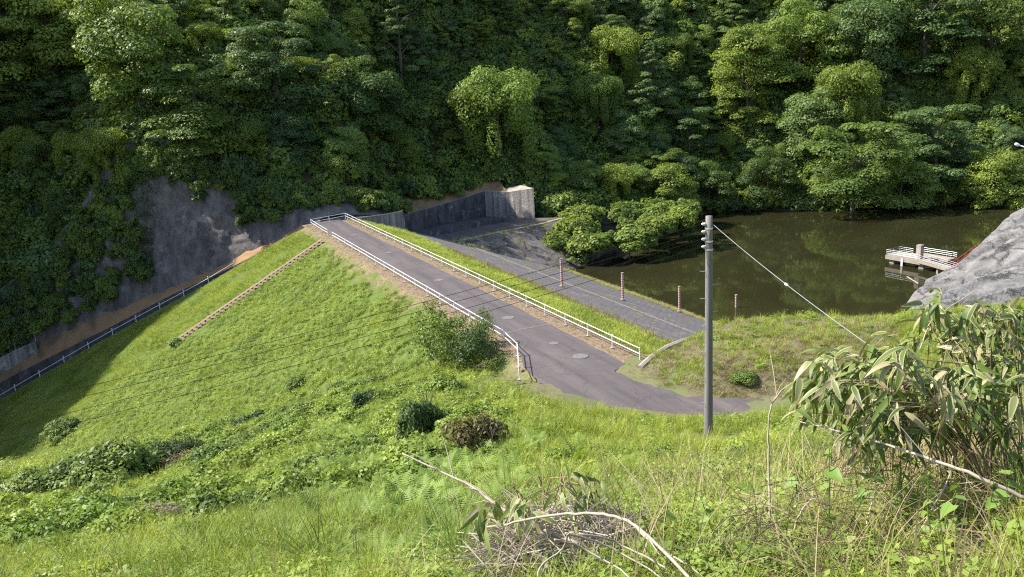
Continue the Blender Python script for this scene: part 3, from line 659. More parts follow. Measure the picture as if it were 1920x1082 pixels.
# ------------------------------------------------------------------ gauge posts
gl = ['highest red and white water gauge post on the block slope', 'second red and white water gauge post down the block slope', 'lowest red and white gauge post on the block slope, by the waterline', 'gauge post standing in the reservoir water']
for k, (u, v, h) in enumerate(((1054, 538, 3.0), (1168, 563, 3.05), (1274, 585, 3.0), (1380, 576, 1.5))):
    p = on_up(u, v) if k < 3 else atz(u, v, WATER)
    t = empty('gauge_post', tuple(p), gl[k], 'gauge post', 'red and white water gauge posts')
    b = MB(); b.tube([(0, 0, -1.0 if k == 3 else -.2), (0, 0, h)], .13, 10); b.build('staff', 'gauge_bands', t)
    if k < 3: b = MB(); b.box((0, .0, .05), (.5, .5, .2)); b.build('footing', 'concrete_light', t)
    b = MB(); b.tube([(0, 0, h), (0, 0, h + .05)], .15, 10); b.build('cap', 'concrete_light', t)

# ------------------------------------------------------------------ utility pole, wires, guy
pb = atd(1328.5, 824, 30.0)
d = ray(1330, 405)
ph = CAM[2] + d[2] * (math.hypot(pb[0], pb[1]) / math.hypot(d[0], d[1])); Hp = ph - pb[2]
up_ = empty('utility_pole', tuple(pb), 'weathered grey concrete utility pole standing in grass by the road', 'utility pole')
b = MB(); zz = np.linspace(-.6, Hp, 12); b.tube([(0, 0, z) for z in zz], [.158 - (.158 - .118) * z / Hp for z in zz], 20); b.build('shaft', 'pole_concrete', up_, True)
for k, fz in enumerate((.955, .90, .865)):
    b = MB(); z = Hp * fz - .05; b.tube([(0, 0, z - .03), (0, 0, z + .03)], .14, 20); b.box((.02, -.14, z), (.06, .06, .05)); b.build('steel_band', 'steel', up_)
rs = random.Random(5); sgn = 1
for k in range(14):
    z = .5 + k * .5 + (.0 if k < 10 else .0)
    if z > Hp * .8: break
    b = MB(); sgn = -sgn; x = sgn * .13
    b.tube([(x * .6, -.03, z), (x + sgn * .19, -.03, z), (x + sgn * .19, -.03, z + .03)], .011, 6); b.build('step_bolt', 'steel', up_)
ins = []
for k in range(4):
    z = Hp - .27 - k * .27; b = MB()
    for dx, r in ((0, .028), (.03, .055), (.06, .04), (.09, .055), (.12, .028)): pass
    pts = [(-.12 - dx, -.02, z) for dx in (0, .03, .06, .09, .12, .15)]; b.tube(pts, [.02, .058, .04, .058, .04, .02], 10); b.build('insulator', 'porcelain', up_, True)
    b = MB(); b.tube([(-.1, -.02, z - .04), (-.18, -.02, z - .06), (-.2, -.02, z)], .012, 6); b.build('bracket', 'steel', up_)
    ins.append(pb + np.array([-.25, -.02, z]))
wl = ['topmost overhead wire running down left from the pole', 'second overhead wire from the top, left of the pole', 'third overhead wire from the top, left of the pole', 'lowest overhead wire running left from the pole']
for k in range(4):
    e_ = atd(-330, (833, 852, 880, 905)[k], 30.0); n_ = 40; b = MB()
    mid = [(640, 608), (640, 622), (640, 638), (640, 655)][k]
    s0 = ins[k]; pts = []
    for i in range(n_ + 1):
        t = i / n_; p = s0 * (1 - t) + e_ * t; p = p.copy(); p[2] -= 4 * t * (1 - t) * .35; pts.append(p)
    b.tube(pts, .009, 5); tag(b.build('overhead_wire', 'wire'), wl[k], 'wire', 'overhead wires')
g0 = pb + np.array([.13, -.05, Hp - .30]); g1 = atd(1640, 655, 19.0); g1[2] = max(g1[2], float(h_near(g1[0], g1[1])) - .2)
gw = empty('guy_wire', tuple(g0), 'thick steel guy cable slanting down right from the pole top', 'guy wire'); gw.location = (0, 0, 0)
b = MB(); b.tube([g0 + (g1 - g0) * t - np.array([0, 0, .10 * 4 * t * (1 - t)]) for t in np.linspace(0, 1, 16)], .010, 6); b.build('cable', 'guy_steel', gw)
qi = g0 * .45 + g1 * .55 - np.array([0, 0, .10]); dd = (g1 - g0) / np.linalg.norm(g1 - g0)
b = MB(); b.tube([qi - dd * .10, qi - dd * .06, qi, qi + dd * .06, qi + dd * .10], [.015, .034, .038, .034, .015], 10); b.build('strain_insulator', 'porcelain', gw, True)

# ------------------------------------------------------------------ intake platform
pl0 = atz(1661, 488, WATER + .1); pl1 = atz(1710, 497, WATER + .1)
DZ = WATER + 1.15
ax_ = (pl1 - pl0)[:2]; ax_ /= np.linalg.norm(ax_); bx_ = np.array([-ax_[1], ax_[0]])
ip = empty('intake_platform', (0, 0, 0), 'concrete intake platform with pale steel railings standing in the reservoir', 'platform')
Q0 = atz(1660, 478, DZ); Q1 = atz(1712, 487, DZ); ax_ = (Q1 - Q0)[:2]; LQ = np.linalg.norm(ax_); ax_ /= LQ; bx_ = np.array([-ax_[1], ax_[0]])
def PF(s, t, z): q = Q0[:2] + ax_ * s + bx_ * t; return np.array([q[0], q[1], z])
A3 = [(ax_[0], ax_[1], 0), (bx_[0], bx_[1], 0), (0, 0, 1)]
b = MB(); b.box(PF(LQ / 2 + .8, 1.5, DZ - .28), (LQ + 1.6, 3.0, .55), A3); b.build('deck', 'concrete_deck', ip)
for s in (.8, LQ + 1.0):
    b = MB(); b.box(PF(s, 1.5, WATER - 1.2), (.7, 2.4, 3.4), A3); b.build('pier', 'concrete_deck', ip)
def railing(P, parent, h=.78, n=3, name='railing'):
    P = [np.array(p, float) for p in P]
    for i in range(len(P) - 1):
        L_ = np.linalg.norm(P[i + 1] - P[i]); k = max(1, int(round(L_ / 1.3)))
        for j in range(k + (1 if i == len(P) - 2 else 0)):
            q = P[i] + (P[i + 1] - P[i]) * j / k; b = MB(); b.tube([q, q + (0, 0, h)], .025, 6); b.build('railing_post', 'steel', parent)
    for z in np.linspace(h, h * .35, n):
        b = MB(); b.tube([p + (0, 0, z) for p in P], .022, 6); b.build('rail', 'steel', parent)
railing([PF(LQ + .6, .1, DZ), PF(.1, .1, DZ), PF(.1, 2.9, DZ), PF(2.2, 2.9, DZ)], ip)
railing([PF(1.8, 4.6, DZ), PF(LQ + 3.2, 4.6, DZ), PF(LQ + 3.2, 3.3, DZ)], ip)
b = MB(); b.box(PF(LQ / 2 + 2.5, 3.9, DZ - .2), (LQ + 1.0, 1.7, .38), A3); b.build('rear_deck', 'concrete_deck', ip)
b = MB(); b.box(PF(LQ + .1, 1.2, DZ + .95), (.68, .68, 1.9), A3); b.build('gate_tower', 'concrete_light', ip)
b = MB(); b.box(PF(LQ * .62, -.05, DZ - .8), (.28, .08, 1.3), A3); b.build('level_board', 'white_paint', ip)
# walkway to the bank
W0 = PF(LQ + 1.0, .6, DZ); W1 = atz(1792, 508, DZ - .2)
wv = (W1 - W0)[:2]; WL = np.linalg.norm(wv); wv /= WL; wn = np.array([-wv[1], wv[0]])
fw = empty('footbridge', (0, 0, 0), 'narrow footbridge with steel railings from intake platform to the rock bank', 'footbridge')
b = MB(); mid = (W0 + W1) / 2; b.box((mid[0], mid[1], DZ - .15), (WL, 1.5, .3), [(wv[0], wv[1], 0), (wn[0], wn[1], 0), (0, 0, 1)]); b.build('deck', 'concrete_deck', fw)
for s in (-.7, .7):
    o_ = np.array([wn[0] * s, wn[1] * s, 0]); railing([W0 + o_, W1 + o_], fw)
for t in (.55,):
    q = W0 + (W1 - W0) * t; b = MB(); b.box((q[0], q[1], WATER - 1), (.3, .9, 4), [(wv[0], wv[1], 0), (wn[0], wn[1], 0), (0, 0, 1)]); b.build('pier', 'concrete_deck', fw)
rh = empty('red_handrail', (0, 0, 0), 'red painted handrail climbing the bank behind the light grey rock', 'handrail')
r0 = atd(1783, 494, 104); r1 = atd(1836, 456, 110)
for z in (0, -.45):
    b = MB(); b.tube([r0 + (0, 0, z), r1 + (0, 0, z)], .032, 6); b.build('rail', 'red_paint', rh)
for t in (0, .25, .5, .75, 1):
    q = r0 + (r1 - r0) * t; b = MB(); b.tube([q, q - (0, 0, 1.2)], .05, 6); b.build('post', 'red_paint', rh)
b = MB(); 
for i in range(9):
    q = r0 + (r1 - r0) * (i / 9) + np.array([.2, -.6, -1.3]); b.box(q, (1.1, 1.0, .4))
b.build('steps', 'concrete_light', rh)
b = MB(); b.tube([atz(1701, 519, WATER + .05), atz(1722, 532, WATER + .15)], .07, 6); tag(b.build('floating_pole', 'straw'), 'thin pale pole floating in the water beside the rock', 'pole')

rw_ = np.random.default_rng(71); V, Fq = [], []
for i in range(60):
    u_, v_ = rw_.uniform(1120, 1700), rw_.uniform(405, 590); p = atz(u_, v_, WATER + .006); r_ = rw_.uniform(.03, .12); th = rw_.uniform(0, 3.1); o_ = len(V)
    for k in range(4): V.append((p[0] + r_ * math.cos(th + k * 1.57) * (1 if k % 2 else .45), p[1] + r_ * math.sin(th + k * 1.57) * (1 if k % 2 else .45), p[2]))
    Fq.append((o_, o_ + 1, o_ + 2, o_ + 3))
tag(obj('floating_leaves', npmesh('floating_leaves', V, Fq, 'straw')), 'tiny pale leaves floating on the reservoir', kind='stuff')
# ------------------------------------------------------------------ light grey rock on the near right bank
rows = [[(1684, 588, 74), (1690, 575, 76), (1712, 545, 80), (1745, 520, 84), (1790, 488, 88), (1835, 448, 92), (1870, 415, 95), (1925, 378, 98), (2000, 330, 102)],
        [(1688, 600, 64), (1700, 585, 66), (1735, 560, 68), (1780, 535, 71), (1830, 505, 74), (1870, 470, 78), (1910, 440, 82), (1960, 400, 86), (2040, 350, 92)],
        [(1700, 630, 55), (1735, 612, 56), (1780, 600, 58), (1830, 580, 60), (1880, 555, 63), (1930, 525, 67), (1980, 480, 72), (2040, 430, 78), (2120, 380, 84)],
        [(1720, 680, 48), (1770, 660, 49), (1830, 650, 50), (1890, 630, 52), (1950, 600, 55), (2010, 560, 60), (2070, 510, 66), (2140, 460, 72), (2220, 400, 80)]]
R_ = np.array([[atd(*q) for q in r] for r in rows])
def up2(R_, n1, n2):
    a = np.stack([[np.interp(np.linspace(0, R_.shape[0] - 1, n1), np.arange(R_.shape[0]), R_[:, j, k]) for j in range(R_.shape[1])] for k in range(3)], -1).transpose(1, 0, 2)
    return np.stack([[np.interp(np.linspace(0, a.shape[1] - 1, n2), np.arange(a.shape[1]), a[i, :, k]) for i in range(n1)] for k in range(3)], -1)
G = up2(R_, 110, 170)
# first row drops into the water behind
bk = G[:1].copy(); bk[..., 1] += 3; bk[..., 0] += .5; bk[..., 2] = np.minimum(bk[..., 2] - 6, WATER - 1); G = np.concatenate([bk, G], 0)
rw1, rw2, rw3 = Wave(61, 11), Wave(62, 3.5), Wave(63, 1.2)
uu = G[..., 0] * .5 + G[..., 2]; vv = G[..., 1] * .8 - G[..., 0] * .3
dsp = 1.2 * (1 - np.abs(rw1(uu * .3, vv * 1.3))).clip(-.6, 1) + .42 * (1 - np.abs(rw2(uu * .25, vv * 1.5))).clip(-.6, 1) + .07 * rw3(uu * .5, vv); dsp -= .75; dsp[:3] *= .15; G[..., 0] += .8
G[..., 2] += dsp * .8; G[..., 0] -= dsp * .5
tag(obj('rock_bank', gridmesh('rock_bank', G[..., 0], G[..., 1], G[..., 2], 'shotcrete_light')), 'pale grey wrinkled rock slope dropping to the reservoir at right', kind='structure')

# ------------------------------------------------------------------ street lamp reaching in at the right edge
lp = atd(1904, 270, 62.0); la = atd(1990, 300, 63.0)
sl2 = empty('street_lamp', (la[0], la[1], 0), 'white street lamp head on an arm reaching in over the trees', 'street lamp'); sl2.location = (0, 0, 0)
dv = (la - lp) / np.linalg.norm(la - lp)
b = MB(); b.tube([lp - dv * .05, lp, lp + dv * .12, lp + dv * .32, lp + dv * .42], [.03, .10, .125, .10, .05], 12); b.build('lamp_head', 'lamp_white', sl2, True)
b = MB(); b.tube([lp + dv * .4, lp + dv * 2, la], .045, 8); b.build('arm', 'lamp_white', sl2, True)
b = MB(); b.tube([la, la - np.array([0, 0, 14.0])], [.06, .10], 10); b.build('pole', 'lamp_white', sl2, True)
#VEG#
# ------------------------------------------------------------------ foliage builders
def unit(a): return a / (np.linalg.norm(a, axis=-1, keepdims=True) + 1e-9)
def rhombs(P, Nr, L, Wd, rng, droop=0.0):
    """leaf faces: rhombus with its long axis lying in the plane of the normal"""
    n = len(P); r = unit(rng.normal(size=(n, 3))); r[:, 2] -= droop
    t = unit(r - Nr * (r * Nr).sum(1, keepdims=True)); s = np.cross(Nr, t)
    L = np.broadcast_to(L, n)[:, None]; Wd = np.broadcast_to(Wd, n)[:, None]
    V = np.stack([P - t * L * .5, P + s * Wd * .5 + t * L * .05, P + t * L * .5 - Nr * L * .12, P - s * Wd * .5 + t * L * .05], 1).reshape(-1, 3)
    return V, np.arange(4 * n).reshape(n, 4)
def clumps(C, Rr, nl, leaf, rng, upb=.5, low=-.35, droop=.1, asp=.62):
    """leaves on the outer shell of many small ellipsoids"""
    PS, NS, TT = [], [], []
    for c, r, k in zip(C, Rr, nl):
        d = unit(rng.normal(size=(int(k * 1.7), 3))); d = d[d[:, 2] > low][:k]
        rad = rng.uniform(.55, 1.08, (len(d), 1)) ** .6
        PS.append(c + d * r * rad); NS.append(unit(d * np.array([1, 1, 1.1]) + np.array([0, 0, upb]) + rng.normal(0, .38, d.shape)))
        TT.append(np.clip(rng.normal(.5, .22, len(d)) + rng.normal(0, .18), 0, 1))
    P = np.concatenate(PS); Nn = np.concatenate(NS); T = np.concatenate(TT)
    L = leaf * rng.uniform(.65, 1.35, len(P))
    V, Fq = rhombs(P, Nn, L, L * asp, rng, droop); return V, Fq, np.repeat(T, 4)
def crown_mesh(name, kind, seed, mat, R=4.0, H=8.0, leaf=.34, dens=1.0):
    rng = np.random.default_rng(seed)
    if kind == 'broad':
        n = 46; d = unit(rng.normal(size=(n * 2, 3))); d = d[d[:, 2] > -.85][:n]
        lump = 1 + .22 * np.sin(3 * np.arctan2(d[:, 1], d[:, 0]) + seed)[:, None]
        C = d * np.array([R * .8, R * .8, H * .46]) * rng.uniform(.45, 1.0, (len(d), 1)) ** .6 * lump + np.array([0, 0, H * .52])
        r = rng.uniform(.24, .44, (len(C), 1)) * R * np.array([[1, 1, .62]]); nl = rng.integers(130, 230, len(C)) * dens
        V, Fq, T = clumps(C, r, nl.astype(int), leaf, rng)
    elif kind == 'layer':
        n = 44; th = rng.uniform(0, 6.28, n); z = rng.uniform(.06, 1.0, n); rr = R * np.sqrt(np.clip(1.08 - ((z - .5) / .62) ** 2, .05, 1)) * rng.uniform(.35, 1, n)
        C = np.stack([rr * np.cos(th), rr * np.sin(th), z * H], 1)
        r = rng.uniform(.22, .42, (n, 1)) * R * np.array([[1, 1, .45]]); nl = rng.integers(130, 240, n) * dens
        V, Fq, T = clumps(C, r, nl.astype(int), leaf, rng, 1.2, -.2, .25)
    elif kind == 'vine':
        n = 34; d = unit(rng.normal(size=(n * 2, 3))); d = d[d[:, 2] > -.1][:n]
        C1 = d * np.array([R * .75, R * .75, H * .28]) * rng.uniform(.6, 1, (len(d), 1)) + np.array([0, 0, H * .68]); r1 = rng.uniform(.22, .36, (len(d), 1)) * R * np.array([[1, 1, .75]])
        m = 22; th = rng.uniform(0, 6.28, m); C2 = np.stack([R * .72 * np.cos(th) * rng.uniform(.6, 1.1, m), R * .72 * np.sin(th) * rng.uniform(.6, 1.1, m), H * rng.uniform(.15, .62, m)], 1)
        r2 = np.stack([rng.uniform(.12, .22, m) * R, rng.uniform(.12, .22, m) * R, rng.uniform(.14, .3, m) * H], 1)
        C = np.concatenate([C1, C2]); r = np.concatenate([r1, r2]); nl = (rng.integers(140, 220, len(C)) * dens).astype(int)
        V, Fq, T = clumps(C, r, nl, leaf, rng, .25, -.8, .6)
    elif kind == 'cone':
        n = 50; z = rng.uniform(.12, 1, n) ** .9; th = rng.uniform(0, 6.28, n); rr = R * (1.05 - z) * rng.uniform(.5, 1.05, n) + .15
        C = np.stack([rr * np.cos(th), rr * np.sin(th), z * H], 1); r = (rng.uniform(.2, .34, (n, 1)) * R * (1.25 - z[:, None])) * np.array([[1, 1, .45]]); nl = (rng.integers(120, 200, n) * dens).astype(int)
        V, Fq, T = clumps(C, r, nl, leaf, rng, .6, -.5, .5)
    else:  # shrub
        n = 26; d = unit(rng.normal(size=(n * 3, 3))); d = d[d[:, 2] > -.05][:n]
        C = d * np.array([R * .72, R * .72, H * .62]) * rng.uniform(.4, 1, (len(d), 1)) ** .7; C[:, 2] += H * .12
        r = rng.uniform(.2, .36, (len(C), 1)) * R * np.array([[1, 1, .8 * min(1, H / R)]]); nl = (rng.integers(110, 190, len(C)) * dens).astype(int)
        V, Fq, T = clumps(C, r, nl, leaf, rng, .5, -.5, .15)
    return npmesh(name, V, Fq, mat, T)
def trunk_mesh(name, seed, R, H, r0=.2, base=0.0):
    rng = np.random.default_rng(seed + 900); b = MB(); top = np.array([rng.normal(0, .3), rng.normal(0, .3), H * .8])
    mid = np.array([rng.normal(0, .25), rng.normal(0, .25), H * .4]); b.tube([(0, 0, -1.2), (0, 0, .1), mid, top], [r0 * 1.3, r0, r0 * .75, r0 * .25], 7)
    for k in range(6):
        z = rng.uniform(.3, .7); s = mid * (1 - z) + top * z if z > .4 else mid * z / .4; th = k * 1.05 + rng.uniform(0, .6); e = s + np.array([math.cos(th) * R * .65, math.sin(th) * R * .65, H * rng.uniform(.1, .28)])
        b.tube([s, (s + e) / 2 + (0, 0, .25), e], [r0 * .45, r0 * .3, r0 * .1], 5)
    return b.mesh(name, 'bark')
def tree(kindname, loc, crown, trunk, rotz, scale, label, cat='tree', group=None, squash=1.0):
    t = empty(kindname, loc, label, cat, group); t.rotation_euler = (0, 0, rotz); t.scale = (scale, scale, scale * squash)
    obj('crown', crown, t); obj('trunk', trunk, t); return t

LIB = {}
for i, (k, m, R_0, H_0, lf) in enumerate([('broad', 'leaf_forest', 4.2, 9, .36), ('broad', 'leaf_forest_warm', 4.0, 8.5, .34), ('broad', 'leaf_forest_blue', 4.4, 9.5, .38), ('broad', 'leaf_forest', 3.6, 8, .32),
                                    ('layer', 'leaf_forest', 4.4, 8.5, .34), ('layer', 'leaf_forest_warm', 4.0, 8, .32), ('layer', 'leaf_forest_blue', 4.2, 9, .36),
                                    ('vine', 'leaf_forest', 4.4, 8.5, .34), ('vine', 'leaf_forest_warm', 4.0, 8.5, .32), ('cone', 'leaf_forest_blue', 3.6, 11, .34), ('broad', 'leaf_forest_blue', 4.0, 8.5, .42)]):
    LIB[(k, m, i)] = (crown_mesh('crown', k, 100 + i, m, R_0, H_0, lf * .68, 2.2), trunk_mesh('trunk', i, R_0, H_0), R_0, H_0)
LK = list(LIB)

# ------------------------------------------------------------------ scattering (instances of small plants on the ground)
def coll_of(name, meshes):
    c = bpy.data.collections.new(name)
    for me in meshes: c.objects.link(bpy.data.objects.new(me.name, me))
    return c
def scatter(name, P, scale, meshes, label, seed=0, tilt=.12, lean=None):
    rng = np.random.default_rng(seed); n = len(P); me = bpy.data.meshes.new(name); me.vertices.add(n); me.vertices.foreach_set('co', np.asarray(P, np.float32).ravel())
    rot = np.stack([rng.normal(0, tilt, n), rng.normal(0, tilt, n), rng.uniform(0, 6.283, n)], 1)
    a = me.attributes.new('rot', 'FLOAT_VECTOR', 'POINT'); a.data.foreach_set('vector', rot.astype(np.float32).ravel())
    a = me.attributes.new('scl', 'FLOAT', 'POINT'); a.data.foreach_set('value', np.asarray(scale, np.float32))
    a = me.attributes.new('idx', 'INT', 'POINT'); a.data.foreach_set('value', rng.integers(0, len(meshes), n).astype(np.int32))
    o = obj(name, me); tag(o, label, kind='stuff')
    g = bpy.data.node_groups.new(name, 'GeometryNodeTree'); g.interface.new_socket('Geometry', in_out='INPUT', socket_type='NodeSocketGeometry'); g.interface.new_socket('Geometry', in_out='OUTPUT', socket_type='NodeSocketGeometry')
    gi = g.nodes.new('NodeGroupInput'); go = g.nodes.new('NodeGroupOutput'); ip_ = g.nodes.new('GeometryNodeInstanceOnPoints'); ci = g.nodes.new('GeometryNodeCollectionInfo')
    ci.inputs['Collection'].default_value = coll_of(name + '_plants', meshes); ci.inputs['Separate Children'].default_value = True; ci.inputs['Reset Children'].default_value = True
    def na(nm, ty):
        q = g.nodes.new('GeometryNodeInputNamedAttribute'); q.data_type = ty; q.inputs[0].default_value = nm; return q.outputs[0]
    er = g.nodes.new('FunctionNodeEulerToRotation'); g.links.new(na('rot', 'FLOAT_VECTOR'), er.inputs[0])
    g.links.new(gi.outputs[0], ip_.inputs['Points']); g.links.new(ci.outputs[0], ip_.inputs['Instance']); ip_.inputs['Pick Instance'].default_value = True
    g.links.new(na('idx', 'INT'), ip_.inputs['Instance Index']); g.links.new(er.outputs[0], ip_.inputs['Rotation']); g.links.new(na('scl', 'FLOAT'), ip_.inputs['Scale'])
    g.links.new(ip_.outputs[0], go.inputs[0]); md = o.modifiers.new('plants', 'NODES'); md.node_group = g; return o
def pix(P):
    q = P - CAM; z = q @ _fwd; z_ = np.where(z < .3, np.nan, z); return 960 + F * (q @ _right) / z_, 541 - F * (q @ _up) / z_, z

def blades(name, seed, n, h, wd, spread, mat, bend=.5, lie=0.0, seg=3, head=None):
    rng = np.random.default_rng(seed); V, Fq, T = [], [], []
    for i in range(n):
        r = spread * math.sqrt(rng.uniform()); th = rng.uniform(0, 6.28); p = np.array([r * math.cos(th), r * math.sin(th), -.02]); az = th + rng.normal(0, .9); hh = h * rng.uniform(.55, 1.15)
        out = np.array([math.cos(az), math.sin(az), 0]); sd = np.array([-math.sin(az + rng.normal(0, .5)), math.cos(az), 0]); bn = bend * rng.uniform(.3, 1.4); o = len(V); t0 = rng.uniform()
        for k in range(seg + 1):
            t = k / seg; c = p + out * hh * (bn * t * t + lie * t) + np.array([0, 0, hh * (t - .35 * bn * t * t) * (1 - lie * .7)]); ww = wd * (1 - t) ** .7 * .5 + .001
            V += [c - sd * ww, c + sd * ww]; T += [t0, t0]
        Fq += [(o + 2 * k, o + 2 * k + 1, o + 2 * k + 3, o + 2 * k + 2) for k in range(seg)]
    return npmesh(name, V, Fq, mat, T)
def weed(name, seed, mat, n=30, h=.4, leaf=.08, spread=.2, asp=.6):
    rng = np.random.default_rng(seed); z = h * rng.uniform(.25, 1.0, n); r = spread * np.sqrt(rng.uniform(size=n)) * (.5 + .8 * z / h); th = rng.uniform(0, 6.28, n)
    P = np.stack([r * np.cos(th), r * np.sin(th), z], 1); Nn = unit(np.stack([np.cos(th) * .35, np.sin(th) * .35, np.ones(n)], 1) + rng.normal(0, .3, (n, 3)))
    L = leaf * rng.uniform(.6, 1.3, n); V, Fq = rhombs(P, Nn, L, L * asp, rng, .1); T = np.repeat(rng.uniform(0, 1, n), 4)
    return npmesh(name, V, Fq, mat, T)
def fern(name, seed, mat, fr=7, L=.6):
    rng = np.random.default_rng(seed); V, Fq, T = [], [], []
    for i in range(fr):
        az = i * 6.28 / fr + rng.normal(0, .3); ln = L * rng.uniform(.7, 1.2); o_ = np.array([math.cos(az), math.sin(az), 0]); s_ = np.array([-math.sin(az), math.cos(az), 0]); t0 = rng.uniform()
        for k in range(1, 15):
            t = k / 15; c = o_ * ln * t * .85 + np.array([0, 0, ln * (.75 * t - .55 * t * t)]); pl = ln * .30 * math.sin(math.pi * min(1, t * .8 + .22)) * (1 - t * .4)
            for sg in (-1, 1):
                e = c + s_ * sg * pl + o_ * pl * .35 - np.array([0, 0, pl * .2]); q = o_ * ln * .026; b = len(V)
                V += [c - q, c + q, e + q * .3, e - q * .3]; Fq.append((b, b + 1, b + 2, b + 3)); T += [t0] * 4
    return npmesh(name, V, Fq, mat, T)

PL_TURF = [blades('grass_tuft', 200 + i, 22, .34, .03, .28, 'leaf_grass', .6) for i in range(4)]
PL_FINE = [blades('grass_tuft', 220 + i, 46, .42, .011, .20, 'leaf_grass', .7, seg=4) for i in range(4)]
PL_TALL = [blades('tall_grass', 240 + i, 34, .75, .018, .22, 'leaf_tall', .5, seg=4) for i in range(4)]
PL_DRY = [blades('dry_grass', 260 + i, 26, .45, .012, .25, 'leaf_dry', .8, .35) for i in range(3)]
PL_SEED = [blades('seed_grass', 270 + i, 9, 1.0, .02, .2, 'leaf_dry', .25) for i in range(3)]
PL_WEED = [weed('weed', 280 + i, 'leaf_weed', 46, .42, .10, .26) for i in range(4)]
PL_WEEDS = [weed('weed', 290 + i, 'leaf_weed', 60, .35, .055, .22) for i in range(4)]
PL_BIGW = [weed('weed', 295 + i, 'leaf_weed', 60, .45, .13, .42, .75) for i in range(4)]
PL_FERN = [fern('fern', 300 + i, 'leaf_fern', 7, .6) for i in range(4)]

def march_near(u, v):
    d = ray(u, v); t = 3.0
    while t < 120:
        p = CAM + d * t
        if p[2] < max(float(h_near(np.array([p[0]]), np.array([p[1]]))[0]), float(h_dam(p[0], p[1]))): return p
        t += .05 if t < 12 else .2
    return p
def march_many(u, v):
    D = _fwd + np.multiply.outer((u - 960) / F, _right) - np.multiply.outer((v - 541) / F, _up); t = np.full(len(u), 3.0); live = np.ones(len(u), bool)
    while live.any() and t.max() < 120:
        P = CAM + D * t[:, None]; live &= P[:, 2] > np.maximum(h_near(P[:, 0], P[:, 1]), h_dam(P[:, 0], P[:, 1])); t[live] *= 1.02
    return CAM + D * t[:, None]
def candidates(n, x0, x1, y0, y1, seed):
    r = np.random.default_rng(seed); return r.uniform(x0, x1, n), r.uniform(y0, y1, n)
# --- dam face, crest edges and reservoir-side strip
rg = np.random.default_rng(77)
n_ = 70000; a = rg.uniform(-14, 72, n_); w_ = rg.uniform(-58, -5.9, n_); xy = dam_xy_ = P0 + a[:, None] * AX + w_[:, None] * AW_
lit = Wave(90, 5)
k = (a > np.interp(w_, toe_w, toe_a) + .3) & ~((np.abs(a - 14.6) < 1.25) & (w_ > -24.3)) & (w_ < -6.5 - 1.2 * np.clip(lit(xy[:, 0], xy[:, 1]), -.5, 1.8) * (a > 16) - (a > 16) * .6)
xy = xy[k]; z = h_dam(xy[:, 0], xy[:, 1]); k = z > h_near(xy[:, 0], xy[:, 1]) - .05; xy = xy[k]; z = z[k]
P = np.c_[xy, z]; sel = rg.uniform(size=len(P)); pt = Wave(91, 9)(P[:, 0], P[:, 1]); aa, ww = to_aw(P[:, 0], P[:, 1])
isw = (sel < .38 + .10 * pt) & (aa > 15.5)
scatter('slope_grass', P[~isw], rg.uniform(.4, .85, (~isw).sum()), PL_TURF, 'short bright grass covering the dam face', 1)
scatter('slope_weeds', P[isw], rg.uniform(.35, .8, isw.sum()), PL_BIGW, 'leafy weeds mixed into the dam face grass', 2)
n_ = 9000; a = rg.uniform(2, 69, n_); w_ = rg.uniform(1.2, 8.3, n_); k = w_ < 7.6 + .5 * Wave(93, 4)(a, w_); a, w_ = a[k], w_[k]
xy = P0 + a[:, None] * AX + w_[:, None] * AW_; P = np.c_[xy, dam_z_w(w_)]; k = P[:, 2] > h_near(P[:, 0], P[:, 1]) - .1; P = P[k]
scatter('verge_grass', P, rg.uniform(.6, 1.2, len(P)), PL_TURF, 'bright grass strip below the reservoir side fence', 3)
n_ = 700; a = rg.uniform(20, 68, n_); w_ = rg.normal(7.4, .4, n_); xy = P0 + a[:, None] * AX + w_[:, None] * AW_; P = np.c_[xy, dam_z_w(w_)]; k = P[:, 2] > h_near(P[:, 0], P[:, 1]) - .1
scatter('seed_grass', P[k], rg.uniform(.6, 1.0, k.sum()), PL_SEED, 'pale seeding grass along the edge of the revetment', 4)
n_ = 2600; a = rg.uniform(2, 64, n_); w_ = 30.3 + rg.normal(0, .75, n_); xy = P0 + a[:, None] * AX + w_[:, None] * AW_; P = np.c_[xy, dam_z_w(w_)]
scatter('waterline_grass', P[:1500], rg.uniform(.4, .9, 1500), PL_DRY, 'straw coloured grass along the waterline of the revetment', 5)
scatter('waterline_weeds', P[1500:], rg.uniform(.4, .9, n_ - 1500), PL_TURF, 'thin green grass along the waterline of the revetment', 6)
n_ = 260; a = rg.uniform(5, 66, n_); w_ = rg.uniform(9, 29, n_); xy = P0 + a[:, None] * AX + w_[:, None] * AW_; P = np.c_[xy, dam_z_w(w_)]; k = P[:, 2] > h_near(P[:, 0], P[:, 1]) - .1
scatter('joint_weeds', P[k], rg.uniform(.25, .8, k.sum()), PL_TURF, 'scattered weeds growing from joints of the block revetment', 7)
n_ = 9000; a = rg.uniform(2, 69, n_); w_ = np.where(rg.uniform(size=n_) < .65, rg.uniform(-9.5, -4.5, n_), rg.uniform(-.6, 1.3, n_)); xy = P0 + a[:, None] * AX + w_[:, None] * AW_; P = np.c_[xy, dam_z_w(w_)]
kq = rg.uniform(size=n_) < .1; scatter('shoulder_sprouts', P[kq], rg.uniform(.2, .5, kq.sum()), PL_TURF, 'sparse green sprouts on the crest shoulders', 9)
scatter('shoulder_litter', P, rg.uniform(.12, .32, n_), PL_DRY, 'dry straw litter on the crest shoulders', 8)

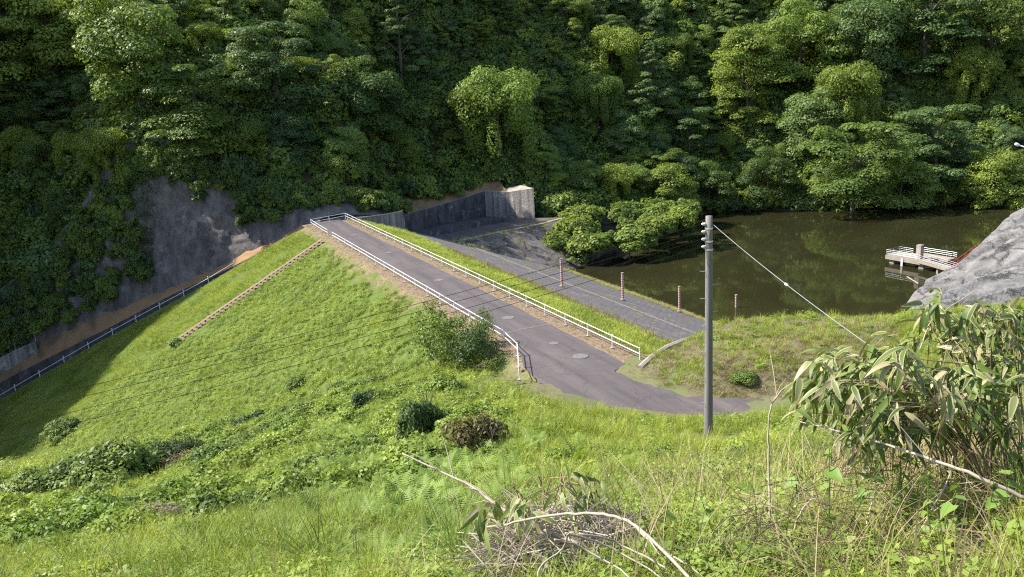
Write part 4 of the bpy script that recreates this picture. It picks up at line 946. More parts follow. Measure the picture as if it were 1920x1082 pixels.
# --- near hillside
GR = {k: [] for k in ('fine', 'tall', 'weed', 'weeds', 'bigw', 'fern', 'dry', 'seed')}
def near_layer(n, rmin, rmax, seed, scale):
    r = np.random.default_rng(seed); rr = np.sqrt(r.uniform(rmin ** 2, rmax ** 2, n)); th = r.uniform(-.8, 1.15, n)
    x = rr * np.sin(th); y = rr * np.cos(th); z = h_near(x, y); P = np.c_[x, y, z]
    u, v, d = pix(P); A, W = to_aw(x, y); hd = h_dam(x, y)
    k = (z > hd - .05) & ((W < 8) | (z > WATER - .3)) & (u > -450) & (u < 4600) & (v < 2600) & (v > 300)
    rd = dist_poly(x, y, ROAD_C); k &= rd > ROAD_HALF(x, y)
    k &= ~((A < 69.6) & (W > -5.9) & (W < 1.2)); k &= ~((u > 1225) & (u < 1680) & (v > 600) & (v < 752) & (r.uniform(size=n) < .72)); k &= ~((r.uniform(size=n) < .85 * np.exp(-((u - 1800) / 190) ** 2 - ((v - 1000) / 110) ** 2)))
    P = P[k]; u = u[k]; v = v[k]; d = d[k]; rd = rd[k]; m = len(P); s = r.uniform(size=m) ; w1 = Wave(95, 6)(P[:, 0], P[:, 1]); w2 = Wave(96, 2.5)(P[:, 0], P[:, 1])
    gs = lambda cx, cy, sx, sy: np.exp(-((u - cx) / sx) ** 2 - ((v - cy) / sy) ** 2)
    wt = {'fine': .7 + 1.2 * gs(250, 1000, 300, 90) + .5 * gs(1500, 660, 180, 60), 'tall': .35 * np.clip(d / 20, .3, 1) + 2.2 * gs(1130, 820, 190, 80) + 1.0 * gs(500, 1000, 200, 90) + .5 * (w1 > .6),
          'weed': .55 * np.where((u > 1180) & (v < 770), .3, 1) + .5 * (w1 < -.3) + 1.2 * gs(1300, 960, 260, 120), 'weeds': .5 + .6 * (w2 > .4) + 1.0 * gs(1280, 930, 200, 90), 'bigw': (np.where(d > 14, .5, 0) + 1.0 * gs(300, 830, 260, 60) * (d > 14)) * np.where((u > 1180) & (v < 770), .12, 1),
          'fern': .04 + 2.6 * gs(770, 900, 130, 110) + 1.2 * gs(650, 790, 160, 60) + .9 * gs(1440, 620, 120, 25), 'dry': .06 + 2.2 * gs(1470, 690, 170, 45) + .25 * (w2 > 1.1) + 1.5 * gs(1800, 1080, 260, 130), 'seed': .02 + .12 * gs(950, 760, 160, 60)}
    keys = list(wt); Wt = np.stack([np.clip(wt[q], 0, None) * np.ones(m) for q in keys], 1); cw = np.cumsum(Wt, 1); ch_ = (s[:, None] * cw[:, -1:] < cw).argmax(1)
    sc_ = scale * r.uniform(.6, 1.25, m) * np.clip((rd - ROAD_HALF(P[:, 0], P[:, 1])) / 3.0, .22, 1)
    pq = pb; pd = np.hypot(P[:, 0] - pq[0] * .95, P[:, 1] - pq[1] * .95); sc_ *= np.clip((pd - .6) / 3.0, .22, 1)
    sc_ = np.where(ch_ == keys.index('fern'), sc_ * 1.25, sc_)
    for i, q in enumerate(keys):
        kk = ch_ == i; GR[q].append(np.c_[P[kk], sc_[kk]])
ROAD_C = np.array([(l[:2] + r_[:2]) / 2 for l, r_ in zip(out[0], out[1])]); _rh = np.array([np.linalg.norm(l[:2] - r_[:2]) / 2 for l, r_ in zip(out[0], out[1])])
def ROAD_HALF(x, y):
    i = np.argmin(np.hypot(np.asarray(x)[:, None] - ROAD_C[:, 0], np.asarray(y)[:, None] - ROAD_C[:, 1]), 1); return _rh[i] + .12
near_layer(12500, 2.0, 9, 501, .42); near_layer(25000, 9, 22, 502, .62); near_layer(52000, 22, 58, 503, .85); near_layer(9500, 58, 90, 504, 1.5)
for q, (meshes, nm, lb) in {'fine': (PL_FINE, 'hill_grass', 'fine green grass on the near hillside'), 'tall': (PL_TALL, 'tall_grass', 'tall yellow green grass on the near hillside'), 'weed': (PL_WEED, 'hill_weeds', 'leafy green weeds on the near hillside'),
                        'weeds': (PL_WEEDS, 'small_weeds', 'small leaved weeds on the near hillside'), 'bigw': (PL_BIGW, 'broad_weeds', 'broad leaved weeds on the middle hillside'), 'fern': (PL_FERN, 'bracken', 'patches of bracken fern on the near hillside'),
                        'dry': (PL_DRY, 'dry_grass', 'dry straw grass on the near hillside'), 'seed': (PL_SEED, 'seeding_grass', 'brownish seeding grass by the fence end')}.items():
    D = np.concatenate(GR[q]); scatter(nm, D[:, :3], D[:, 3], meshes, lb, hash(nm) % 1000 if False else len(nm))

PL_LUMP = [crown_mesh('weed_mound', 'shrub', 450 + i, ('leaf_weed', 'leaf_fern', 'leaf_bush', 'leaf_weed')[i], .7, .55, .075, .35) for i in range(4)]
r_ = np.random.default_rng(455); rr_ = np.sqrt(r_.uniform(14 ** 2, 60 ** 2, 4200)); th_ = r_.uniform(-.72, .35, 4200); x = rr_ * np.sin(th_); y = rr_ * np.cos(th_); z = h_near(x, y); P = np.c_[x, y, z]; u, v, d = pix(P)
k = (z > h_dam(x, y) - .1) & (dist_poly(x, y, ROAD_C) > 4) & (Wave(97, 7)(x, y) + .9 * np.exp(-((v - 820) / 70) ** 2) > .25) & ~((u > 900 + 60 * np.sin(v / 30)) & (u < 1700))
k &= ~((to_aw(x, y)[0] < 69.6) & (to_aw(x, y)[1] > -5.9)); P = P[k]; scatter('weed_mounds', P, r_.uniform(.3, .9, len(P)) + 1.3 * r_.uniform(0, 1, len(P)) ** 3, PL_LUMP, 'leafy mounds of weeds on the near hillside', 31, .2)
PL_STEM = [blades('dry_stem', 460 + i, 5, .8, .006, .15, 'leaf_dry', .7, .1, 5) for i in range(4)]
r_ = np.random.default_rng(461); rr_ = np.sqrt(r_.uniform(2.6 ** 2, 12 ** 2, 1500)); th_ = r_.uniform(-.35, .68, 1500); x = rr_ * np.sin(th_); y = rr_ * np.cos(th_); P = np.c_[x, y, h_near(x, y)]; u, v, d = pix(P)
k = r_.uniform(size=1500) < np.clip((u - 700) / 900, .1, .9); P = P[k]; scatter('dry_stems', P, r_.uniform(.4, 1.0, len(P)), PL_STEM, 'thin dry stems among the foreground weeds', 32, .35)
r_ = np.random.default_rng(471); us_ = r_.uniform(1225, 1680, 3600); vs_ = r_.uniform(606, 752, 3600); P = np.array([atz(u, v, .7) for u, v in zip(us_, vs_)]); P[:, 2] = h_near(P[:, 0], P[:, 1])
k = (dist_poly(P[:, 0], P[:, 1], ROAD_C) > ROAD_HALF(P[:, 0], P[:, 1]) + .05) & (P[:, 2] > -.4) & (to_aw(P[:, 0], P[:, 1])[0] + .35 * to_aw(P[:, 0], P[:, 1])[1] > 69.6); P = P[k]; kq = r_.uniform(size=len(P)) < .72 + .2 * Wave(98, 4)(P[:, 0], P[:, 1])
scatter('mound_straw', P[kq], r_.uniform(.4, .9, kq.sum()), PL_DRY, 'straw coloured dry grass on the mound behind the pole', 33, .2)
scatter('mound_grass', P[~kq], r_.uniform(.5, 1.0, (~kq).sum()), PL_TURF, 'yellow green grass on the mound behind the pole', 34, .2)
pp = resamp(pth, 300); r_ = np.random.default_rng(473); pp = np.repeat(pp, 4, 0) + np.c_[r_.normal(-.2, .9, 1200), r_.normal(.6, .9, 1200), np.full(1200, -.15)]
scatter('path_grass', pp, r_.uniform(.3, .9, 1200), [PL_TURF[0], PL_DRY[0], PL_DRY[1]], 'dry grass along the far bank path', 35, .2)
gg = up2(np.stack([resamp(fs[0], 12), resamp(fs[1], 12)]), 30, 60).reshape(-1, 3); gg = gg[r_.uniform(size=len(gg)) < .16] + r_.normal(0, .3, 3); scatter('bank_grass', gg + (0, 0, .2), r_.uniform(.4, 1.3, len(gg)), PL_TURF + [PL_DRY[0]], 'tufts of grass on the far concrete bank', 36, .2)
r_ = np.random.default_rng(481); uu_ = np.r_[r_.normal(770, 120, 1100), r_.normal(640, 130, 500)]; vv_ = np.r_[r_.normal(905, 75, 1100), r_.normal(790, 45, 500)]; k = (vv_ < 1075) & (vv_ > 715); P = march_many(uu_[k][:900], vv_[k][:900])
P[:, 2] = h_near(P[:, 0], P[:, 1]); scatter('fern_bed', P, r_.uniform(.65, 1.1, len(P)) * np.clip(np.linalg.norm(P - CAM, axis=1) / 12, .7, 1.3), PL_FERN, 'bed of bracken ferns left of the bare branch', 37, .3)
PL_TUSS = [blades('tussock', 490 + i, 70, .7, .010, .16, 'leaf_tussock', .95, seg=5) for i in range(3)]
r_ = np.random.default_rng(491); uu_ = np.r_[r_.uniform(0, 900, 130), r_.normal(560, 50, 35), r_.normal(120, 90, 30)]; vv_ = np.r_[r_.uniform(830, 1080, 130), r_.normal(985, 22, 35), r_.normal(960, 25, 30)]; P = march_many(uu_, vv_); P[:, 2] = h_near(P[:, 0], P[:, 1])
scatter('tussocks', P, r_.uniform(.35, .95, len(P)), PL_TUSS, 'arching grass tussocks on the lower left hillside', 38, .15)
uu_ = r_.uniform(0, 1500, 900); vv_ = r_.uniform(840, 1080, 900); P = march_many(uu_, vv_); P[:, 2] = h_near(P[:, 0], P[:, 1]); k = (Wave(99, 3.0)(P[:, 0], P[:, 1]) > .3) & ~((vv_ > 960) & (uu_ > 850) & (uu_ < 1250)); P = P[k]
scatter('leafy_clumps', P, r_.uniform(.22, .6, len(P)) * np.clip(np.linalg.norm(P - CAM, axis=1) / 14, .45, 1.4), PL_LUMP, 'leafy clumps of weeds on the lower hillside', 39, .2)
# --- far hill undergrowth
UG = [crown_mesh('undergrowth_clump', 'shrub', 400 + i, ('leaf_forest', 'leaf_forest_blue', 'leaf_forest_warm', 'leaf_forest')[i], 1.9, 1.9, .30, .32) for i in range(4)]
x, y = candidates(60000, -120, 150, 60, 245, 601); k = y > yb(x) + .3; x, y = x[k], y[k]; z = h_far(x, y); P = np.c_[x, y, z]; u, v, d = pix(P)
k = (z > WATER + .1) & (u > -500) & (u < 2150) & (v > -330) & (v < 900); P = P[k]; rr = np.random.default_rng(602)
k = rr.uniform(size=len(P)) < np.clip(1.25 - (P[:, 1] - yb(P[:, 0])) / 90, .35, 1); P = P[k]
scatter('undergrowth', P, rr.uniform(.5, 1.0, len(P)) + rr.uniform(0, 1.1, len(P)) ** 3, UG, 'dark leafy undergrowth covering the wooded far hillside', 21, .3)
# wood beyond the left edge of the picture, which shades the toe of the slope
x, y = candidates(900, -135, -72, 62, 135, 611); z = h_far(x, y); P = np.c_[x, y, z]; u, v, d = pix(P); k = (u < -150) & (z > -16); P = P[k][:170]
scatter('side_wood', P - (0, 0, .4), np.random.default_rng(5).uniform(1.1, 2.0, len(P)), [LIB[q][0] for q in LK[:4]], 'wood on the spur beyond the spillway', 22, .05)

# ------------------------------------------------------------------ trees on the far hill
def hit_hill(u, v, lift):
    d = ray(u, v); t = 70.0
    while t < 320:
        p = CAM + d * t
        if p[2] < float(h_far(np.array([p[0]]), np.array([p[1]]))[0]) + lift and p[1] > yb(p[0]) - 2: return p
        t += 1.0
    return p
def lib(k, m): return [LIB[q] for q in LK if q[0] == k and q[1].endswith(m)][0]
feat = [ # u, v of crown centre, crown width in px, kind, colour, label
    (205, 300, 115, 'vine', 'warm', 'sunlit yellow green vine draped tree beside the top of the grey cliff'),
    (120, 200, 105, 'layer', 'blue', 'tree with flat pale sprays left of the vine draped tree by the cliff'),
    (90, 60, 190, 'broad', 'warm', 'tall yellow green tree in the upper left corner of the forest'),
    (250, 90, 220, 'broad', 'forest', 'broad olive green tree above the grey cliff, second from the upper left corner'),
    (370, 200, 190, 'layer', 'forest', 'dark spreading tree directly above the grey cliff face'),
    (520, 130, 180, 'layer', 'blue', 'layered dull green tree high in the shaded forest'),
    (690, 190, 170, 'broad', 'forest', 'rounded dark green tree above the far end of the fence'),
    (745, 70, 130, 'cone', 'blue', 'pointed tree with feathery pale branch tips at the top centre left'),
    (650, 310, 110, 'broad', 'forest', 'dense dark tree overhanging the cliff by the fence end'),
    (930, 200, 220, 'vine', 'forest', 'wide vine covered tree with a lit rounded top above the spillway wall'),
    (860, 255, 95, 'layer', 'warm', 'small tree with flat yellow green sprays left below the vine covered tree'),
    (1150, 110, 130, 'vine', 'warm', 'tall light green tower of vines in the middle of the forest'),
    (1220, 140, 130, 'cone', 'warm', 'pointed olive tree right of the tall tower of vines'),
    (1120, 190, 120, 'vine', 'forest', 'lower vine curtain in front of the tall tower of vines'),
    (1290, 250, 110, 'layer', 'blue', 'conifer like tree with drooping grey green layers left of the bright wood'),
    (1400, 110, 150, 'broad', 'warm', 'bright yellow green tree at the left end of the sunlit wood'),
    (1400, 190, 140, 'layer', 'warm', 'sunlit tree with golden sprays over the middle of the far shore'),
    (1500, 90, 170, 'broad', 'forest', 'tall sunlit tree with hanging leaf curtains above the far shore'),
    (1620, 60, 170, 'broad', 'blue', 'large grey green sunlit tree at the top of the right hand wood'),
    (1740, 60, 160, 'layer', 'blue', 'tree with pale drooping leaf layers near the upper right'),
    (1860, 60, 150, 'broad', 'warm', 'olive tree in the upper right corner'),
    (1590, 180, 140, 'vine', 'warm', 'tree hung with light green vines in the centre of the right hand wood'),
    (1820, 140, 110, 'vine', 'warm', 'arching vine draped tree against the dark gap at right'),
    (1530, 230, 140, 'broad', 'blue', 'rounded blue green tree low in the sunlit wood'),
    (1600, 330, 200, 'layer', 'forest', 'wide dome shaped tree spreading over the far waterline'),
    (1760, 270, 150, 'layer', 'blue', 'tree with cream tinged sprays above the far waterline'),
    (1690, 340, 120, 'broad', 'forest', 'dense mid green tree at the waterline right of the dome shaped tree'),
    (1865, 340, 120, 'broad', 'warm', 'bright green tree at the waterline below the street lamp'),
    (1440, 330, 110, 'broad', 'forest', 'shaded tree at the waterline near the pole top'),
    (1250, 385, 130, 'broad', 'warm', 'bright leafy tree leaning over the water left of the pole top'),
    (1330, 350, 100, 'broad', 'forest', 'dark tree behind the bright leaning tree by the pole'),
    (1280, 320, 80, 'broad', 'blue', 'small grey leaved tree above the bright leaning tree'),
    (1180, 350, 100, 'layer', 'forest', 'shaded spreading tree right of the concrete end block'),
    (1050, 345, 60, 'broad', 'warm', 'small light green tree right behind the concrete end block'),
]
placed = []; FT = []; rs = np.random.default_rng(801)
for u, v, wpx, kd, cm, lb in feat:
    cw, ctr, R0, H0 = lib('cone', 'blue') if kd == 'cone' else lib(kd, cm)
    p = hit_hill(u, v, H0 * .45); sc_ = (wpx / F * np.linalg.norm(p - CAM)) / (2 * R0 * 1.15); p = hit_hill(u, v, H0 * sc_ * .55); sc_ = (wpx / F * np.linalg.norm(p - CAM)) / (2 * R0 * 1.15)
    zb = float(h_far(np.array([p[0]]), np.array([p[1]]))[0]); tree('forest_tree', (p[0], p[1], zb - .8), cw, ctr, rs.uniform(0, 6.28), sc_, lb, 'tree', 'picked out trees of the far wood'); FT.append((u, v, lb)); placed.append((p[0], p[1], R0 * sc_))
SHORT = ['vine draped tree by the cliff', 'tree with flat pale sprays', 'upper left corner tree', 'broad olive tree', 'spreading tree over the cliff', 'layered dull green tree', 'rounded tree above the fence end', 'feathery pointed tree', 'tree overhanging the fence end',
         'vine covered tree', 'small yellow green sprays', 'tower of vines', 'pointed olive tree', 'lower vine curtain', 'grey green drooping tree', 'bright yellow green tree', 'golden sprays tree', 'hanging curtain tree', 'large grey green tree', 'pale drooping layers', 'upper right corner tree',
         'light green vine hung tree', 'arching vine draped tree', 'blue green tree', 'dome shaped waterside tree', 'cream sprayed tree', 'dense waterside tree', 'tree below the lamp', 'shaded waterside tree', 'bright leaning tree', 'dark tree behind the leaning tree', 'small grey leaved tree', 'spreading tree by the end block', 'tree behind the end block']
WORD = {'broad': 'rounded tree', 'layer': 'flat layered tree', 'vine': 'leaf curtained tree', 'cone': 'pointed tree'}
DIRS = ['directly right of', 'below and right of', 'directly below', 'below and left of', 'directly left of', 'above and left of', 'directly above', 'above and right of']
used = set()
def tree_label(u, v, kd):
    for k in np.argsort([math.hypot(u - f[0], v - f[1]) for f in FT]):
        f = FT[k]; i = int(round(math.atan2(v - f[1], u - f[0]) / (math.pi / 4))) % 8
        if (k, i) not in used:
            used.add((k, i)); return WORD[kd] + ' ' + DIRS[i] + ' the ' + SHORT[k]
cand = [(gx + rs.uniform(-2.5, 2.5), 0, gy) for gy in np.arange(1.5, 100, 6.0) for gx in np.arange(-88, 128, 5.6)]
cnt = 0
for gx, _, off in cand:
    gy = float(yb(gx)) + off + rs.uniform(-2.5, 2.5)
    if gy < yb(gx) + (4.5 if -28 < gx < 12 else 1.2): continue
    if any((gx - px) ** 2 + (gy - py) ** 2 < (.55 * pr_ + 1.5) ** 2 for px, py, pr_ in placed): continue
    zb = float(h_far(np.array([gx]), np.array([gy]))[0])
    if zb < WATER + .2: continue
    q = LK[rs.integers(0, len(LK))]; cw, ctr, R0, H0 = LIB[q]; sc_ = rs.uniform(.6, 1.05); u, v, d = proj((gx, gy, zb + H0 * sc_ * .6))
    rad = R0 * sc_ * F / d
    if u < -rad or u > 1920 + rad or v < -rad * 1.2: continue
    if cnt >= 230: break
    tree('forest_tree', (gx, gy, zb - 1.0), cw, ctr, rs.uniform(0, 6.28), sc_, tree_label(u, v, q[0]), 'tree', 'trees of the far wood', rs.uniform(.85, 1.15)); placed.append((gx, gy, R0 * sc_)); cnt += 1
print('forest trees', cnt, 'of', len(cand))

# --- bushes on the far bank, cliff and near hill
SH = [crown_mesh('foliage', 'shrub', 700 + i, m, 1.0, .95, lf, dn) for i, (m, lf, dn) in enumerate((('leaf_bush', .16, .8), ('leaf_dark_bush', .16, .8), ('leaf_forest_warm', .15, .8), ('leaf_bush', .09, 1.5), ('leaf_dark_bush', .085, 1.6), ('leaf_withered', .09, .6)))] + [crown_mesh('foliage', 'broad', 720 + i, m, .85, 1.2, .065, .26) for i, m in enumerate(('leaf_bush', 'leaf_dark_bush'))]
STM = trunk_mesh('stem', 50, .55, .6, .03)
def bush(name, p, r, h, si, label, group=None, cat='bush'):
    t = empty(name, tuple(p), label, cat, group); t.scale = (r, r, h); t.rotation_euler = (0, 0, rs.uniform(0, 6.28)); obj('foliage', SH[si], t); obj('stem', STM, t); return t
def slope_pt(u, v):
    """point on the far bank slope seen at u, v"""
    t = (v - 405) / 100.0; z = FL - np.clip(t, 0, 1) * 5.0; return atz(u, v, z)
for u, v, r, h, si, lb in ((1040, 462, 3.4, 3.0, 2, 'lower left bush of the leafy mass on the far concrete bank'), (1075, 445, 4.2, 4.5, 2, 'largest bush of the leafy mass on the far concrete bank'), (1110, 468, 4.0, 3.6, 2, 'bush at the foot of the far bank by the water corner'),
                           (1145, 448, 1.8, 1.6, 0, 'pale green bush right of the leafy mass on the far bank'), (1095, 412, 3.4, 3.2, 2, 'uppermost bush of the leafy mass beside the far path'), (1180, 455, 3.6, 3.2, 0, 'low pale bush overhanging the water below the leaning tree'),
                           (1215, 440, 3.4, 3.6, 2, 'green bush at the waterline under the leaning tree'), (930, 462, 1.8, 1.5, 0, 'small grassy clump at the left end of the far concrete slope'), (1030, 487, 1.3, 1.2, 0, 'small green weed bush low on the far concrete slope'), (1072, 492, 1.2, 1.0, 0, 'small weed bush right above the water corner'),
                           (975, 456, 1.4, .9, 0, 'low clump on the face of the far concrete slope'), (1068, 385, 2.4, 2.6, 2, 'light green bush behind the far path'), (1020, 375, 1.8, 2.6, 2, 'bush hugging the right side of the concrete end block')):
    bush('bank_bush', slope_pt(u, v), r, h, si, lb, 'bushes on the far bank')
rr = np.random.default_rng(655); bs_ = []
while len(bs_) < 150:
    u, v = rr.uniform(1005, 1300), rr.uniform(372, 470)
    lo_ = np.interp(u, [1005, 1040, 1110, 1150, 1200, 1260, 1300], [470, 474, 482, 476, 462, 432, 415]); hi_ = np.interp(u, [1005, 1050, 1090, 1300], [372, 395, 398, 385])
    if u < 1060 and 395 < v < 432: continue
    if 1112 < u < 1172 and v > 410: continue
    if hi_ < v < lo_ and not (u < 1010 + (v - 400) * .2 and v > 400): bs_.append(slope_pt(u, v) - np.array([0, 0, .3]))
scatter('bank_scrub', np.array(bs_), rr.uniform(.6, 1.5, len(bs_)), [UG[2], UG[0], UG[2]], 'bright green scrub covering the far bank beside the water', 24, .25)
def cliff_pt(u, v):
    yy = np.interp(v, [290, 540], [113.6, 107.8]); return aty(u, v, float(np.clip(yy, 107.4, 113.6)) - .4)
for u, v, r, h, si, lb in ((375, 375, 1.7, 1.6, 1, 'round shrub growing alone on the middle of the grey cliff'), (497, 402, 2.0, 1.8, 1, 'dark shrub near the lower right of the grey cliff'), (552, 412, 1.3, .9, 1, 'small shrub on the cliff foot near the fence'), (430, 440, .8, .6, 1, 'tiny tuft low on the grey cliff'), (455, 447, .8, .6, 1, 'tiny tuft beside another low on the grey cliff'),
                           (600, 400, 2.0, 1.4, 1, 'shrub behind the far corner of the fence'), (770, 338, 1.8, 2.0, 0, 'pale leaved shrub above the brown bench'), (440, 335, 2.8, 4.5, 1, 'hanging dark shrub at the upper right of the grey cliff'), (470, 368, 2.2, 3.2, 1, 'hanging shrub spilling down the right of the grey cliff'),
                           (330, 640, 1.4, .9, 0, 'low bush at the foot of the slope stairs')):
    bush('cliff_shrub', (hit_hill(u, v, .3) if u > 700 else cliff_pt(u, v)) if v < 600 else on_dn(u, v + 6), r, h, si, lb, 'shrubs on the cliff')
# vine strip hanging down the left of the cliff
vs = empty('hanging_vine', (0, 0, 0), 'green strip of vines hanging down the left part of the grey cliff', 'vine')
cs = [cliff_pt(u, v) for u, v in ((262, 330), (265, 360), (268, 390), (272, 415), (273, 440), (276, 462), (277, 485), (278, 505))]
V, Fq, T = clumps(np.array(cs), [np.array([s_, s_ * .6, 1.6]) for s_ in (2.2, 2.0, 1.7, 1.4, 1.1, .9, .7, .5)], [320, 300, 260, 220, 180, 150, 110, 70], .26, np.random.default_rng(5), .2, -.9, .8)
obj('foliage', npmesh('foliage', V, Fq, 'leaf_dark_bush', T), vs)
# weeds mantling the cliff edges
x = []; rr = np.random.default_rng(633)
for i in range(640):
    s_ = rr.uniform(); j = s_ * 109; a_i = resamp(CL_TOP, 110)[int(j)]; b_i = resamp(CL_FOOT, 110)[int(j)]; t = abs(rr.normal(0, .10)); u_ = proj(a_i)[0]
    if u_ < 235: t = rr.uniform(0, .9)
    elif u_ > 430 and rr.uniform() < .6: t = rr.uniform(0, .75) ** 1.3
    x.append(a_i * (1 - t) + b_i * t + np.array([0, -.4, .2]))
scatter('cliff_creeper', np.array(x), rr.uniform(.4, 1.0, len(x)), UG, 'leafy creepers hanging over the rim of the grey cliff', 23, .5)

def ground(u, v, d):
    p = atd(u, v, d); p[2] = float(h_near(np.array([p[0]]), np.array([p[1]]))[0]); return p
for u, v, r, h, si, lb in ((835, 692, 2.6, 3.0, 6, 'tall left half of the leafy shrub clump beside the white fence'), (895, 692, 2.0, 2.2, 7, 'dark green right half of the shrub clump beside the white fence'), (812, 668, 1.6, 3.2, 6, 'thin twiggy shrub rising at the back of the fence side clump'),
                           (868, 678, 2.0, 2.6, 6, 'middle bush of the shrub clump beside the white fence'), (912, 652, .9, 2.2, 6, 'slender leafy shoot touching the white fence rail'),
                           (797, 822, 1.15, 2.0, 4, 'small round dark bush alone in the grass below the fence'), (885, 850, 1.3, 1.6, 5, 'brown withered bush right of the small round dark bush'), (555, 725, 1.0, 1.0, 3, 'pale green bush at the lower edge of the dam face'),
                           (150, 925, 2.6, 2.6, 3, 'leftmost bush of the dark hedge on the lower left'), (215, 915, 2.4, 2.6, 3, 'dark middle bush of the hedge on the lower left'), (285, 905, 2.2, 2.4, 4, 'dark right bush of the hedge on the lower left'), (120, 815, 2.4, 2.0, 3, 'grey green bush at the foot of the dam face near the frame edge'),
                           (245, 965, .9, .8, 4, 'low dark green tussock below the hedge at lower left'), (440, 850, 1.6, 1.2, 3, 'bush above the brown hollow right of the hedge'), (640, 735, 1.4, .9, 3, 'low bush where the near hillside meets the dam face'), (510, 810, 1.4, 1.0, 3, 'leafy bush in the gully between hedge and fence shrubs'),
                           (70, 935, 2.2, 2.0, 3, 'leafy bush at the left frame edge below the hedge'), (350, 862, 1.7, 1.7, 4, 'dark bush at the edge of the brown hollow'), (400, 880, 1.5, 1.3, 3, 'light bush just below the brown hollow'), (575, 790, 1.5, 1.4, 3, 'leafy bush in the middle of the gully'), (690, 765, 1.2, 1.2, 4, 'dark small bush up the slope from the fern bed'), (470, 800, 1.6, 1.3, 4, 'dark bush behind the dry gully brush'),
                           (1395, 715, .9, .7, 3, 'small green bush on the straw coloured mound behind the pole'), (700, 720, 1.3, .9, 3, 'low bush left below the fence side shrub clump')):
    bush('hill_bush', march_near(u, v), r, h, si, lb, 'bushes on the near hillside')

# --- heaps of dry straw
def heap(name, u, v, r, h, n, ln, label, mat='straw', rad=.006, seed=0, upright=False):
    rng = np.random.default_rng(seed); c = march_near(u, v); b = MB()
    for i in range(n):
        th = rng.uniform(0, 6.28); q = r * math.sqrt(rng.uniform()); z = h * (1 - (q / r) ** 2) * rng.uniform(.3, 1); p = c + np.array([q * math.cos(th), q * math.sin(th), z]); az = rng.normal(.5, .9); el = rng.normal(0, .3) if not upright else rng.normal(1.2, .35)
        d = np.array([math.cos(az) * math.cos(el), math.sin(az) * math.cos(el), math.sin(el)]) * ln * rng.uniform(.5, 1.1); b.tube([p - d / 2, p + (0, 0, ln * rng.uniform(-.05, .15)), p + d / 2], rad * rng.uniform(.6, 1.4), 3, False)
    o = b.build(name, mat); return tag(o, label, 'straw heap', kind='stuff')
heap('straw_heap', 1065, 1072, .62, .36, 800, .6, 'heap of pale dry stalks in the bottom foreground', 'pale_straw', .0032, 1)
heap('straw_heap', 1130, 1060, .40, .22, 200, .6, 'dry stalks on the right of the foreground heap', 'pale_straw', .0035, 2)
heap('straw_heap', 285, 990, .75, .4, 260, .7, 'pale dry straw heap on the lower left grass', 'straw', .012, 3)
heap('straw_heap', 355, 880, 1.3, .9, 200, 1.2, 'brown dry brush in the hollow right of the hedge', 'brown_culm', .010, 4)
heap('straw_heap', 465, 830, 1.3, .7, 200, 1.2, 'dry brown brush in the gully', 'brown_culm', .010, 5)
heap('straw_heap', 1010, 1060, .5, .2, 160, .4, 'thin dry stalks left of the foreground heap', 'straw', .003, 6)
heap('straw_heap', 1800, 1060, 1.0, .10, 420, .35, 'brown dry litter in the lower right corner', 'brown_culm', .002, 7)
heap('straw_heap', 1600, 1040, .7, .10, 90, .45, 'dry stalks below the bamboo bush', 'twig', .0022, 8)

# --- bare branches and stems in the foreground
def spline(K, m):
    K = [K[0]] + list(K) + [K[-1]]; out_ = []
    for i in range(1, len(K) - 2):
        p0, p1, p2, p3 = K[i - 1:i + 3]
        for t in np.arange(m) / m: out_.append(.5 * (2 * p1 + (p2 - p0) * t + (2 * p0 - 5 * p1 + 4 * p2 - p3) * t * t + (3 * p1 - p0 - 3 * p2 + p3) * t ** 3))
    return np.array(out_ + [K[-2]])
def branch(name, pts, r0, r1, label, mat='twig', side=None, seed=0):
    rng = np.random.default_rng(seed); P = spline([atd(*q) for q in pts], 6); n = len(P); P[1:-1] += rng.normal(0, .0018, (n - 2, 3)); P += .012 * np.sin(np.linspace(0, 9, n))[:, None] * rng.normal(0, .6, 3); b = MB(); b.tube(P, list(np.linspace(r0, r1, n)), 6); t = empty(name, tuple(P[0]), label, 'branch'); t.location = (0, 0, 0); b.build('main_stem', mat, t, True)
    for k in range(side or 0):
        i = rng.integers(2, n - 2); d = unit((P[i + 1] - P[i])[None])[0]; e = unit((d + rng.normal(0, .7, 3))[None])[0] * rng.uniform(.12, .35); b = MB(); b.tube([P[i], P[i] + e * .5 + (0, 0, .02), P[i] + e], [r1 * .9, r1 * .7, r1 * .3], 5); b.build('side_twig', mat, t)
    return t
branch('bare_branch', [(1085, 1020, 4.9), (960, 965, 5.3), (870, 905, 5.7), (755, 850, 6.0)], .014, .005, 'pale bare branch pointing up left over the ferns', side=6, seed=1)
branch('bare_branch', [(945, 985, 4.6), (1020, 968, 4.5), (1110, 963, 4.3), (1170, 975, 4.1), (1215, 1005, 3.9), (1300, 1090, 3.6)], .007, .009, 'pale stalk arching over the foreground straw heap', seed=2)
branch('bare_twig', [(1450, 1090, 4.6), (1446, 960, 4.7), (1440, 840, 4.8), (1441, 777, 4.8), (1468, 730, 4.8), (1512, 708, 4.8)], .008, .003, 'tall thin pale stem standing left of the bamboo bush', side=5, seed=3)
branch('bare_twig', [(1480, 1060, 4.2), (1488, 985, 4.3), (1512, 948, 4.3), (1540, 942, 4.3), (1562, 975, 4.3), (1575, 1040, 4.2)], .006, .003, 'thin stem bent into a hoop below the bamboo bush', seed=4)
branch('bare_twig', [(1705, 1085, 3.7), (1714, 1018, 3.8), (1731, 985, 3.8), (1779, 898, 3.9), (1787, 855, 3.9)], .006, .003, 'crooked pale stem rising from the lower right litter', side=3, seed=5)
